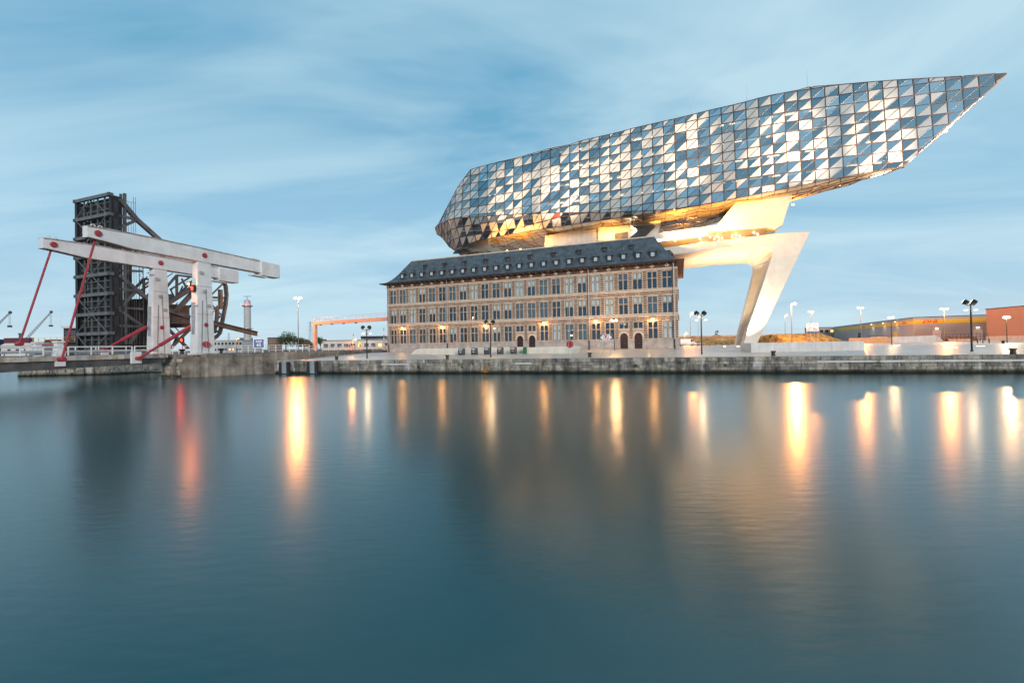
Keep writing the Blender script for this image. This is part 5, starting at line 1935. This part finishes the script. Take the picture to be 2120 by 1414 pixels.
# trees
M['leaf_a'] = mat('leaf_green', (.045, .085, .025), .6, 0, .45, 1.2)
M['leaf_b'] = mat('leaf_olive', (.085, .085, .03), .6, 0, .4, 1.2)
M['leaf_o'] = mat('leaf_amber_lit', (.16, .10, .025), .6, 0, .4, 1.2)  # amber lamplight on the bush is put into its leaf colour
M['bark'] = mat('bark', (.06, .045, .035), .9, 0, .3)
def tree(x, Y, hpx, wpx, label, leaf, zb=2.6, seed=1, trunk=True, cat='tree'):
    P = ground_at(x, Y, zb)
    h, wd = hpx / FPX * Y, wpx / FPX * Y
    rt = random.Random(seed)
    r_ = root('tree' if cat == 'tree' else 'bush', P, 0, label, cat)
    t_ = MB()
    t_.tube((0, 0, -.2), (0, 0, h * .5), h * .035, h * .02, 8)
    clumps = []
    for k in range(9):
        a_, l_ = rt.uniform(0, 6.28), rt.uniform(.15, .42)
        e = V(math.cos(a_) * wd * l_, math.sin(a_) * wd * l_, h * rt.uniform(.42, .88))
        t_.tube((0, 0, h * rt.uniform(.2, .45)), e, h * .014, h * .005, 5)
        clumps.append((e, wd * rt.uniform(.16, .27)))
    clumps.append((V(0, 0, h * .85), wd * .22))
    t_.build('trunk', M['bark'], r_)
    c_ = MB()
    for e, rr_ in clumps:
        for k in range(230):
            d = V(rt.gauss(0, 1), rt.gauss(0, 1), rt.gauss(0, .8)).normalized() * rr_ * rt.uniform(.5, 1.08)
            p = e + d
            if p.z < h * .05: continue
            s_ = wd * rt.uniform(.018, .036)
            u_, v_ = V(rt.gauss(0, 1), rt.gauss(0, 1), rt.gauss(0, 1)).normalized() * s_, V(rt.gauss(0, 1), rt.gauss(0, 1), rt.gauss(0, 1)).normalized() * s_
            c_.add([p - u_, p + v_, p + u_, p - v_ * .6], [(0, 1, 2, 3)])
    c_.build('crown', leaf, r_, fix=False)
tree(592, 150, 42, 38, 'round green tree right of the blue sign', M['leaf_a'], seed=2)
tree(613, 160, 30, 28, 'olive green tree at the foot of the tall lamp', M['leaf_b'], seed=3)
tree(630, 158, 27, 26, 'olive bush left of the gantry leg', M['leaf_b'], seed=4, cat='bush')
tree(641, 135, 20, 26, 'amber lit bush in front of the gantry leg', M['leaf_o'], seed=5, cat='bush')
tree(664, 150, 30, 24, 'dark green bush right of the gantry leg', M['leaf_a'], seed=6, cat='bush')
tree(672, 190, 26, 12, 'small dark conifer behind the office building', M['leaf_a'], seed=7)
tree(527, 260, 12, 16, 'far green tree behind the blue sign', M['leaf_a'], seed=8)
tree(1484, 330, 22, 9, 'small lone round tree on the bank left of the leg', M['leaf_a'], zb=5.0, seed=9)
# electricity pylons
def pylon(x, Y, ytop, label):
    P = ground_at(x, Y, 2.6)
    h = (horizon(x) - ytop) / FPX * Y
    r_ = root('electricity_pylon', P, 0, label, 'pylon')
    b_ = MB()
    for s_ in ((-1, -1), (1, -1), (1, 1), (-1, 1)):
        b_.bar((s_[0] * h * .06, s_[1] * h * .06, 0), (s_[0] * h * .012, s_[1] * h * .012, h), h * .007)
    for k in range(8):
        f0, f1 = k / 8, (k + 1) / 8
        w0, w1 = h * (.06 - .048 * f0), h * (.06 - .048 * f1)
        b_.bar((-w0, -w0, h * f0), (w1, -w1, h * f1), h * .005); b_.bar((w0, -w0, h * f0), (-w1, -w1, h * f1), h * .005)
    b_.build('mast', M['galv'], r_)
    for z in (.7, .82, .94):
        b_ = MB(); b_.bar((-h * .13, 0, h * z), (h * .13, 0, h * z), h * .008); b_.build('arm', M['galv'], r_)
pylon(643, 700, 664, 'grey electricity pylon beyond the gantry leg')
pylon(474, 900, 688, 'far electricity pylon right of the near white column')
pylon(1425, 900, 679, 'far electricity pylon beside the old building corner')
# barrier poles and orange cones of the road
M['barrier_w'] = mat('white_barrier', (.75, .75, .75), .5)
for x, y0, y1, Y, lab in ((733, 689, 722, 104, 'raised red and white barrier pole under the gantry'), (796, 677, 722, 100, 'raised red and white barrier pole beside the building corner')):
    P = ground_at(x, Y, 3.2)
    h = (y1 - y0) / FPX * Y
    r_ = root('barrier_pole', P, 0, lab, 'barrier')
    b_ = MB(); b_.box(-.25, .25, -.25, .25, 0, 1.0); b_.build('cabinet', M['salmon'], r_)
    for k in range(6):
        b_ = MB(); b_.box(-.06, .06, -.31, -.26, .6 + (h - .6) * k / 6, .6 + (h - .6) * (k + 1) / 6); b_.build('boom_section', M['red_steel'] if k % 2 else M['barrier_w'], r_)
M['amber_post'] = mat('amber_post', (.6, .28, .05), .5)
for i, (x, y0) in enumerate(((716, 705), (724, 706), (746, 704))):
    P = ground_at(x, 106, 3.2)
    r_ = root('marker_post', P, 0, ['left amber marker post by the barrier', 'middle amber marker post by the barrier', 'wide amber marker post right of the barrier'][i], 'post')
    for k in range(3):
        b_ = MB(); b_.box(-.14 - .06 * (i == 2), .14 + .06 * (i == 2), -.1, .1, k * .7, k * .7 + .68); b_.build('section', M['amber_post'] if k != 1 else M['gutter'], r_)

# far bank at the left: cranes, control cabin, containers, sheds
def crane(x0, y0, x1, y1, Y, label, hook):
    A_, B_ = atY(x0, y0, Y), atY(x1, y1, Y)
    r_ = root('dock_crane', V(A_.x, A_.y, 2.6), 0, label, 'crane')
    o_ = V(A_.x, A_.y, 2.6)
    a_, c_ = A_ - o_, B_ - o_
    d_ = (c_ - a_).normalized()
    nrm = V(-d_.z, 0, d_.x)
    w_ = (c_ - a_).length * .028
    for s_ in (-1, 1):
        b_ = MB(); b_.bar(a_ + nrm * s_ * w_, c_ + nrm * s_ * w_ * .4, w_ * .35); b_.build('jib_chord', M['galv'], r_)
    b_ = MB()
    n = 14
    for k in range(n):
        p, q = a_.lerp(c_, k / n), a_.lerp(c_, (k + 1) / n)
        b_.bar(p + nrm * w_ * (1 - .6 * k / n), q - nrm * w_ * (1 - .6 * (k + 1) / n), w_ * .22); b_.bar(p - nrm * w_ * (1 - .6 * k / n), q + nrm * w_ * (1 - .6 * (k + 1) / n), w_ * .22)
    b_.build('jib_lacing', M['galv'], r_)
    b_ = MB(); b_.lathe([(w_, -w_ * .6), (w_ * 1.4, 0), (w_, w_ * .6)], c_, 10, 0, (0, 1, 0)); b_.build('jib_head', M['rust_grey'], r_)
    b_ = MB(); b_.bar(c_, V(c_.x, c_.y, c_.z - hook), w_ * .12); b_.bar(c_ + V(-w_, 0, 0), V(c_.x - w_, c_.y, c_.z - hook), w_ * .1); b_.build('rope', M['gutter'], r_)
    b_ = MB(); b_.box(c_.x - w_ * 1.3, c_.x + w_ * .6, c_.y - w_, c_.y + w_, c_.z - hook - w_ * 1.4, c_.z - hook); b_.build('hook_block', M['gutter'], r_)
    M.setdefault('crane_green', mat('crane_green', (.03, .12, .09), .5))
    b_ = MB(); b_.box(-w_ * 5, w_ * .5, -w_ * 2, w_ * 2, 0, a_.z - w_); b_.bar(V(-w_ * 3.4, 0, a_.z - w_), V(-w_ * 3.4, 0, a_.z + w_ * 7), w_ * 1.4); b_.bar(V(-w_ * 5, 0, a_.z + w_ * 7), V(-w_ * 1.6, 0, a_.z + w_ * 7), w_); b_.build('cab_tower', M['crane_green'], r_)
crane(50, 707, 106, 646, 330, 'green dock crane with a long lattice jib beyond the bridge', 10)
crane(-45, 712, 21, 647, 330, 'partly hidden dock crane jib at the left edge', 10)
P = ground_at(132, 118, 2.8)
r_ = root('bridge_control_cabin', P, R(10), 'dark control cabin with yellow railed gallery left of the bascule', 'cabin')
b_ = MB(); b_.box(0, 4.6, 0, 4, 0, 7.6); b_.build('wall', M['black_steel'], r_)
b_ = MB(); b_.box(-.3, 4.9, -.4, 4.4, 7.6, 8.2); b_.build('roof', M['offwhite'], r_)
for k in range(3):
    b_ = MB(); b_.box(.3 + k * 1.45, 1.5 + k * 1.45, -.05, -.02, 4.9, 6.9); b_.build('window', M['darkglass'], r_)
b_ = MB(); b_.box(-6.5, 5, -1.2, 2, 3.7, 3.95); b_.build('gallery', M['grey_steel'], r_)
M['yellow'] = mat('yellow_paint', (.62, .36, .03), .5)
b_ = MB()
for k in range(9):
    b_.bar((-6.4 + k * 1.4, -1.1, 3.95), (-6.4 + k * 1.4, -1.1, 5.05), .07)
for z in (4.5, 5.05):
    b_.bar((-6.4, -1.1, z), (4.9, -1.1, z), .07)
b_.build('gallery_railing', M['yellow'], r_)
b_ = MB(); b_.box(-6.4, 1, -1, 1.6, 3.0, 3.3); b_.build('red_canopy', M['red_steel'], r_)
b_ = MB(); b_.tube((-.6, 0, 8.2), (-.6, 0, 11.4), .06, n=5); b_.build('aerial', M['galv'], r_)
P_ = [(8, 52, 700, 'maroon shipping container stacked beyond the bridge at far left', (.12, .03, .04)), (-30, 30, 703, 'dark blue shipping container at the left edge', (.02, .04, .09)), (92, 26, 703, 'maroon shipping container left of the control cabin', (.11, .03, .035))]
for x, w_, y, lab, c in P_:
    Y = 240
    P = ground_at(x, Y, 2.6)
    h = (horizon(x) - y) / FPX * Y + HC - 2.6
    r_ = root('shipping_container', P, 0, lab, 'container')
    ma = mat('container_paint', c, .5, 0, .1)
    wd = w_ / FPX * Y
    b_ = MB(); b_.box(0, wd, 0, 2.5, 0, h); b_.build('body', ma, r_)
    b_ = MB()
    for k in range(24):
        b_.box(wd * k / 24 + .05, wd * (k + .5) / 24, -.06, 0, .2, h - .2)
    tag(b_.build('ribs', ma, r_), kind='stuff')
for x, w_, y, lab, c in ((2, 68, 711, 'white shed roof behind the bridge railing', 'offwhite'), (68, 22, 711, 'pale green shed behind the bridge railing', 'greyclad')):
    Y = 190
    P = ground_at(x, Y, 2.6)
    h = (horizon(x) - y) / FPX * Y + HC - 2.6
    wd = w_ / FPX * Y
    r_ = root('harbour_shed', P, 0, lab, 'shed')
    b_ = MB(); b_.box(0, wd, 0, 8, 0, h * .8); b_.build('wall', M[c], r_)
    b_ = MB(); b_.prism([V(-.2, -.4, h * .8), V(wd + .2, -.4, h * .8), V(wd * .85, -.4, h), V(wd * .15, -.4, h)], V(0, 8.6, 0)); b_.build('roof', M[c], r_)
    for k in range(3):
        b_ = MB(); b_.box(wd * (.2 + .25 * k), wd * (.3 + .25 * k), -.06, -.01, h * .2, h * .55); b_.build('window', M['darkglass'], r_)

# ================================================================== right background
# grass bank and earth heaps
def bank(name, pts, Y, depth, label, ma, cat, zb=2.4, peak=.35):
    """a mound: its skyline from the picture, sloping to the ground in front and behind"""
    P = ground_at(pts[0][0], Y, zb)
    r_ = root(name, P, 0, label, cat)
    rg = random.Random(len(pts) * 7 + int(Y))
    sky_ = poly([(x, y) for x, y in pts])
    n = 60
    b_ = MB()
    vs = []
    x0, x1 = pts[0][0], pts[-1][0]
    m_ = 9
    for k in range(n + 1):
        x = x0 + (x1 - x0) * k / n
        Yc = Y + depth * peak
        c_ = atY(x, sky_(x), Yc)
        for j in range(m_):
            f = j / (m_ - 1)
            endf = min(1, k / 5, (n - k) / 5)
            hgt = endf * math.sin(math.pi * min(1, f / peak) / 2) if f < peak else endf * math.cos(math.pi * (f - peak) / (1 - peak) / 2)
            y = Y + depth * f
            vs.append(V(c_.x * (y / Yc if False else 1), y, zb - .3 + (max(.05, c_.z - zb + .3)) * hgt + (rg.uniform(-.08, .08) if 0 < j < m_ - 1 else 0)) - P)
    b_.add(vs, [(k * m_ + j, (k + 1) * m_ + j, (k + 1) * m_ + j + 1, k * m_ + j + 1) for k in range(n) for j in range(m_ - 1)])
    b_.build('slope', ma, r_, smooth=True)
    return r_
M['grass'] = mat('dry_grass', (.27, .20, .06), .95, 0, .4, .9, .6, 6)
M['sand'] = mat('sandy_earth', (.36, .23, .10), .95, 0, .2, .5, .4, 3)
bank('grass_bank', [(1585, 700), (1600, 692), (1640, 691), (1668, 690), (1690, 689), (1705, 694), (1722, 702), (1732, 708)], 118, 26, 'dry grass bank beyond the low wall right of the leg', M['grass'], 'bank')
bank('grass_bank', [(1408, 706), (1430, 704), (1470, 704), (1500, 705), (1535, 703)], 150, 20, 'flat strip of dry grass between the building and the leg', M['grass'], 'bank')
bank('sand_heap', [(1421, 704), (1432, 696), (1438, 695), (1450, 702), (1460, 705)], 190, 12, 'left sandy earth heap seen below the floodlight post', M['sand'], 'heap')
bank('sand_heap', [(1456, 705), (1465, 700), (1472, 702), (1480, 705)], 175, 10, 'smallest sandy earth heap in the middle', M['sand'], 'heap')
bank('sand_heap', [(1468, 704), (1478, 695), (1484, 696), (1490, 693), (1496, 697), (1504, 703)], 195, 14, 'twin peaked sandy earth heap left of the leg', M['sand'], 'heap')
P0, P1 = ground_at(1405, 230, 2.6), ground_at(1600, 215, 2.6)
r_ = root('embankment_wall', P0, math.atan2(P1.y - P0.y, P1.x - P0.x), 'long grey road embankment behind the earth heaps', 'wall')
b_ = MB(); b_.box(-5, (P1 - P0).length, 0, 3, -.3, 3.9); b_.build('wall', M['sand'], r_)  # sandy tone stands in for orange lamplight on the grey embankment
b_ = MB(); b_.box(-5, (P1 - P0).length, -.1, .15, 3.9, 4.6); b_.build('guard_rail', M['galv'], r_)
a_, c_ = ground_at(1408, 112), ground_at(1520, 108)
post_rail((a_.x, a_.y), (c_.x, c_.y), .95, 9, 'low fence at the back of the plaza left of the leg', M['rust_grey'], 2.57, 'fence')
# parked car and van
def car(x, Y, label, colr, van=False, rz=0):
    P = ground_at(x, Y, 2.62)
    r_ = root('parked_van' if van else 'parked_car', P, rz, label, 'van' if van else 'car')
    ma = mat('car_paint', colr, .3, .3, .03, 1, 0, 8, .6, 0, None, .5)
    L, H = (4.9, 2.1) if van else (4.3, 1.42)
    if van:
        body = [(0, .35), (L, .35), (L, 1.0), (L - .7, 1.15), (L - 1.3, H), (.1, H), (0, 1.9)]
        glass_ = [(L - 1.75, 1.2), (L - .85, 1.2), (L - 1.32, 1.95), (L - 1.75, 1.95)]
    else:
        body = [(0, .35), (L, .35), (L, .75), (L - .25, .85), (L - 1.1, .93), (L - 1.8, H), (.9, H), (.25, .98), (0, .9)]
        glass_ = [(.6, .97), (L - 1.3, .97), (L - 1.85, H - .1), (.98, H - .1)]
    b_ = MB(); b_.prism([V(x_, -.85, z) for x_, z in body], V(0, 1.7, 0)); o = b_.build('body', ma, r_)
    bv = o.modifiers.new('bevel', 'BEVEL'); bv.width = .08; bv.segments = 2
    for s_ in (-.865, .845):
        b_ = MB(); b_.prism([V(x_, s_, z) for x_, z in glass_], V(0, .02, 0)); b_.build('side_window', M['darkglass'], r_)
        for xw in (.85, L - .85):
            b_ = MB(); b_.tube((xw, s_ + (-.03 if s_ < 0 else .05), .34), (xw, s_ + (.15 if s_ < 0 else -.13), .34), .34, n=16); wo = b_.build('wheel', M['pole'], r_)
            b_ = MB(); b_.tube((xw, s_ + (-.045 if s_ < 0 else .065), .34), (xw, s_ + (-.02 if s_ < 0 else .04), .34), .2, n=12); b_.build('rim', M['galv'], wo)
    for s_ in (-.6, .6):
        b_ = MB(); b_.box(L - .02, L + .02, s_ - .2, s_ + .2, .6, .78); b_.build('headlight', M['oval_w'], r_)
car(1430, 140, 'silver car parked before the sand heaps', (.4, .42, .45), False, R(8))
car(1406, 128, 'white van half hidden by the old building corner', (.7, .7, .68), True, R(5))
# information board
P = ground_at(1683, 112, 2.9)
r_ = root('information_board', P, R(-12), 'large white site information board on four thin posts', 'board')
hh = (horizon(1683) - 669) / FPX * 112 + HC - 2.9
w2 = 11.2 / FPX * 112
for k in range(4):
    b_ = MB(); b_.tube((-w2 + .15 + k * (2 * w2 - .3) / 3, .1, 0), (-w2 + .15 + k * (2 * w2 - .3) / 3, .1, hh), .05, n=6); b_.build('post', M['galv'], r_)
zl = hh - 18.5 / FPX * 112
b_ = MB(); b_.box(-w2, w2, -.04, .04, zl, hh); bo_ = b_.build('board', M['sign_w'], r_)
b_ = MB(); b_.box(-w2 + .1, w2, -.05, -.042, zl + .02, zl + .25); b_.build('blue_strip', M['sign_b'], bo_)
M['sketch'] = mat('grey_print', (.45, .5, .56), .5)
for (dx_, dz, ww, wh, ma) in ((-.9, .9, .2, .22, 'sign_b'), (-.55, 1.1, .2, .2, 'sign_b'), (-1.05, .45, .2, .2, 'sign_b'), (-.65, .45, .2, .2, 'sign_b'), (-.9, 1.95, .9, .1, 'sketch'), (.6, 1.95, .8, .1, 'sketch'), (.35, .8, .5, .7, 'sketch'), (.8, .6, .6, .4, 'sketch')):
    b_ = MB(); b_.box(dx_ - ww / 2, dx_ + ww / 2, -.052, -.043, zl + dz - wh / 2, zl + dz + wh / 2); b_.build('print', M[ma], bo_)
building('concrete_office', 1696, 290, 32, 'grey concrete two storey building left of the long warehouse', M['greyclad'], M['gutter'], 2, 3, M['darkglass'], ypx=679, winh=.42, lit=((2, 1),))
# long warehouse with yellow band
def corr(name, c, w_=.35):
    m_ = mat(name, c, .5, .2, .05, .2)
    t = m_.node_tree
    b = t.nodes['Principled BSDF']
    tx = t.nodes.new('ShaderNodeTexCoord')
    wv = t.nodes.new('ShaderNodeTexWave')
    wv.inputs['Scale'].default_value = 1 / w_ / 3
    t.links.new(tx.outputs['Object'], wv.inputs['Vector'])
    bp = t.nodes.new('ShaderNodeBump')
    bp.inputs['Strength'].default_value = .5
    bp.inputs['Distance'].default_value = .06
    t.links.new(wv.outputs[0], bp.inputs['Height'])
    t.links.new(bp.outputs[0], b.inputs['Normal'])
    return m_
M['wclad'] = corr('grey_sheet_cladding', (.36, .32, .31))
M['rclad'] = corr('red_brown_sheet_cladding', (.42, .23, .17))
M['band'] = mat('yellow_band', (.72, .42, .02), .5, 0, .04)
C0, C1, C2 = ground_at(1727, 300, 2.5), ground_at(1891, 182, 2.5), ground_at(2047, 170, 2.5)
HW = (horizon(1891) - 658) / FPX * 182 + HC - 2.5
wr = root('long_warehouse', C1, 0, 'long grey warehouse with a yellow band and red DHL letters', 'warehouse')
M['dhl'] = mat('red_letters', (.62, .01, .03), .5)
for si, (a_, c_) in enumerate(((C0, C1), (C1, C2))):
    d_ = (c_ - a_)
    L = d_.length
    d_.normalize()
    nrm = V(d_.y, -d_.x, 0)
    a2, c2 = a_ - C1, c_ - C1
    def quadbox(name, z0, z1, out, ma, x0=0, x1=L, th=.3, par=wr):
        b_ = MB()
        b_.prism([a2 + d_ * x0 + nrm * (out - th) + V(0, 0, z0), a2 + d_ * x1 + nrm * (out - th) + V(0, 0, z0), a2 + d_ * x1 + nrm * out + V(0, 0, z0), a2 + d_ * x0 + nrm * out + V(0, 0, z0)], V(0, 0, z1 - z0))
        return b_.build(name, ma, par)
    quadbox('wall', -.4, HW, 0, M['wclad'])
    quadbox('yellow_band', HW - 2.75, HW - 1.05, .08, M['band'], 0, L, .07)
    quadbox('roof_trim', HW, HW + .25, .12, M['gutter'], 0, L, .5)
    rz = math.atan2(d_.y, d_.x)
    for f, sz in (((.93, 1.5), (.5, 1.4), (.06, 1.4)) if si == 0 else ((.24, 1.75),)):
        p = a2 + d_ * (L * f) + nrm * .1 + V(0, 0, HW - 1.9)
        text('DHL', sz, p, rz, M['dhl'], wr, 'lettering', .35, .05, 1.45)
        for k in (-1, 1):
            b_ = MB(); q = p + d_ * (k * sz * 2.05) - V(0, 0, sz * .3)
            b_.prism([q - d_ * sz * .45, q + d_ * sz * .45, q + d_ * sz * .45 + V(0, 0, .12), q - d_ * sz * .45 + V(0, 0, .12)], nrm * .012); b_.build('letter_stripe', M['dhl'], wr)
    if si == 0:
        for f in (.62, .75, .87):
            b_ = MB(); q = a2 + d_ * (L * f) + nrm * .5 + V(0, 0, HW - .9)
            b_.bar(q - nrm * .5, q + nrm * .3, .08); wo = b_.build('flood_bracket', M['gutter'], wr)
            b_ = MB(); b_.bar(q + nrm * .1 - V(0, 0, .12), q + nrm * .5 - V(0, 0, .12), .5, .12); b_.build('wall_flood', M['l_strip'], wo)
            lamp('wall_flood_light', C1 + q + nrm * .8 - V(0, 0, .4), 500, (1, .85, .6), .3, R(120), C1 + q - V(0, 0, 6), .8, parent=wr)
        quadbox('small_window', 2.2, 5.2, .05, M['darkglass'], L * .42, L * .455, .04)
        quadbox('yellow_door', .2, 4.6, .05, M['band'], L * .835, L * .87, .04)
    else:
        M['dock_door'] = mat('white_sectional_door', (.62, .52, .50), .5, 0, .05)
        for x0, x1 in ((.27, .385), (.81, .925)):
            do = quadbox('loading_door', -.3, 4.4, .06, M['dock_door'], L * x0, L * x1, .05)
            b_ = MB(); q = a2 + d_ * (L * (x0 + x1) / 2) + nrm * .07 + V(0, 0, 2.6)
            b_.prism([q - d_ * .3, q + d_ * .3, q + d_ * .3 + V(0, 0, .5), q - d_ * .3 + V(0, 0, .5)], nrm * .01); b_.build('door_plate', M['sketch'], do)
            b_ = MB(); q = a2 + d_ * (L * (x0 + x1) / 2) + nrm * .1 + V(0, 0, 5.0)
            b_.prism([q - d_ * .4, q + d_ * .4, q + d_ * .4 + V(0, 0, .2), q - d_ * .4 + V(0, 0, .2)], nrm * .3); b_.build('door_lamp', M['l_strip'], wr)
b_ = MB(); b_.add([C0 - C1 + V(0, 0, HW), V(0, 0, HW), C2 - C1 + V(0, 0, HW), C2 - C1 + V(20, 80, HW), C0 - C1 + V(60, 60, HW)], [(0, 1, 2, 3, 4)]); b_.build('roof', M['gutter'], wr, fix=False)
# red-brown warehouse at the right edge
D0, D1 = ground_at(2043, 160, 2.5), ground_at(2175, 138, 2.5)
h1 = (horizon(2043) - 641) / FPX * 160 + HC - 2.5
d_ = D1 - D0
rr_ = root('red_brown_warehouse', D0, math.atan2(d_.y, d_.x), 'tall red brown sheet clad warehouse at the right edge', 'warehouse')
b_ = MB(); b_.box(0, d_.length, 0, 40, 1.6, h1); b_.build('wall', M['rclad'], rr_)
b_ = MB(); b_.box(-.1, d_.length + .1, -.12, 40.1, -.4, 1.6); b_.build('plinth', M['ramp'], rr_)
b_ = MB(); b_.box(-.15, d_.length + .1, -.15, 40.1, h1, h1 + .3); b_.build('roof_trim', M['gutter'], rr_)
b_ = MB(); b_.tube((.3, -.1, h1 - .2), (-1.8, -.4, h1 + .3), .05, n=6); b_.build('lamp_arm', M['galv'], rr_)
# pallet stacks and fence in the yard
M['pallet'] = mat('pallet_wood', (.26, .14, .06), .85, 0, .3, 1.5)
pal = MB()
for dz in (0, .1):
    for k in range(5):
        pal.box(0, 1.2, k * .22, k * .22 + .14, dz, dz + .025)
for k in range(3):
    pal.box(k * .52, k * .52 + .16, 0, 1.02, .025, .1)
pme2 = pal.mesh('pallet', M['pallet'])
spots = [(1862, 150, 5, 9), (1897, 146, 12, 10), (1930, 150, 3, 4), (1962, 140, 5, 6), (1978, 138, 9, 10), (1992, 138, 8, 9)]
names = ['small stack of wooden pallets left of the warehouse corner', 'long stack of wooden pallets at the warehouse corner', 'low stack of wooden pallets before the left white door', 'stack of wooden pallets under the tall street lamp', 'tall stack of wooden pallets in the yard', 'second tall stack of wooden pallets in the yard']
for (x, Y, nx, nz_), lab in zip(spots, names):
    P = ground_at(x, Y, 2.58)
    for i in range(1):
        r_ = root('pallet_stack', P, R(-20), lab, 'pallets', 'pallet stacks in the warehouse yard')
        for k in range(min(nx, 4)):
            for z in range(nz_):
                inst('pallet', pme2, r_, (k * 1.35 - 1.5, random.uniform(-.1, .1), z * .16), random.uniform(-.03, .03), (1, 1, 1.2))
M['stack_red'] = mat('orange_plastic', (.35, .11, .04), .5)
for i, (x, lab) in enumerate(((1971, 'orange road barrier block in the yard, left one'), (1988, 'orange road barrier block in the yard, middle one'), (2004, 'orange road barrier block in the yard, right one'))):
    P = ground_at(x, 122)
    r_ = root('road_barrier', P, R(-15), lab, 'barrier', 'orange road barriers')
    b_ = MB(); b_.prism([V(-1, -.3, 0), V(-1, .3, 0), V(-1, .12, .9), V(-1, -.12, .9)], V(2, 0, 0)); b_.build('body', M['stack_red'], r_)
    b_ = MB(); b_.box(-.8, .8, -.28, -.2, .35, .5); b_.build('stripe', M['barrier_w'], r_)
a_, c_ = ground_at(1950, 126), ground_at(2046, 122)
post_rail((a_.x, a_.y), (c_.x, c_.y), 2.2, 12, 'dark wire fence of the warehouse yard', M['gutter'], 2.57, 'fence')
for i, (x, Y) in enumerate(((2024, 84), (2035, 84), (2048, 84))):
    P = ground_at(x, Y)
    r_ = root('steel_bollard', P, 0, ['left', 'middle', 'right'][i] + ' one of three slim dark bollards before the reddish warehouse', 'bollard', 'slim bollards')
    b_ = MB(); b_.lathe([(.09, 0), (.09, .85), (.05, .9)], (0, 0, 0), 10); b_.build('post', M['pole'], r_)
    b_ = MB(); b_.lathe([(.093, .7), (.093, .78)], (0, 0, 0), 10); b_.build('band', M['galv'], r_)
# shed and cabin in front of the warehouse
P = ground_at(1820, 160, 2.5)
r_ = root('site_cabin', P, R(-25), 'small grey flat roofed cabin in front of the warehouse', 'cabin')
b_ = MB(); b_.box(-2.4, 2.6, 0, 3, 0, 2.3); b_.build('wall', M['greyclad'], r_)
b_ = MB(); b_.box(-2.6, 2.8, -.2, 3.2, 2.3, 2.5); b_.build('roof', M['gutter'], r_)
b_ = MB(); b_.box(-.5, .5, -.05, 0, 0, 2.0); b_.build('door', M['band'], r_)
# light slots in the paving
M['slot'] = emit('paving_light', (1, .75, .5), 4)
for i, (x, y, w_) in enumerate(((1798, 715, 3), (1857, 715, 6), (1955, 714, 5), (1960, 720, 6), (1976, 720, 5), (2030, 717, 7), (2080, 721, 2.5))):
    P = atZ(x, y, 2.2)
    for _ in range(3):
        P = atZ(x, y, pz(P) + .01)
    r_ = MB(); wd = w_ / FPX * P.y
    r_.box(-wd, wd, -.05, .05, 0, .03)
    o = r_.build('paving_light', M['slot'])
    o.location = P + V(0, 0, .005)
    o.rotation_euler = (0, 0, QA)
    tag(o, ['far left short light slot in the plaza paving', 'long light slot in the paving below the warehouse corner', 'upper light slot left of the right floodlight post', 'lower light slot left of the right floodlight post', 'light slot just left of the right floodlight post', 'long light slot right of the right floodlight post', 'light slot by the bollard at the right edge'][i], 'light', 'paving light slots')
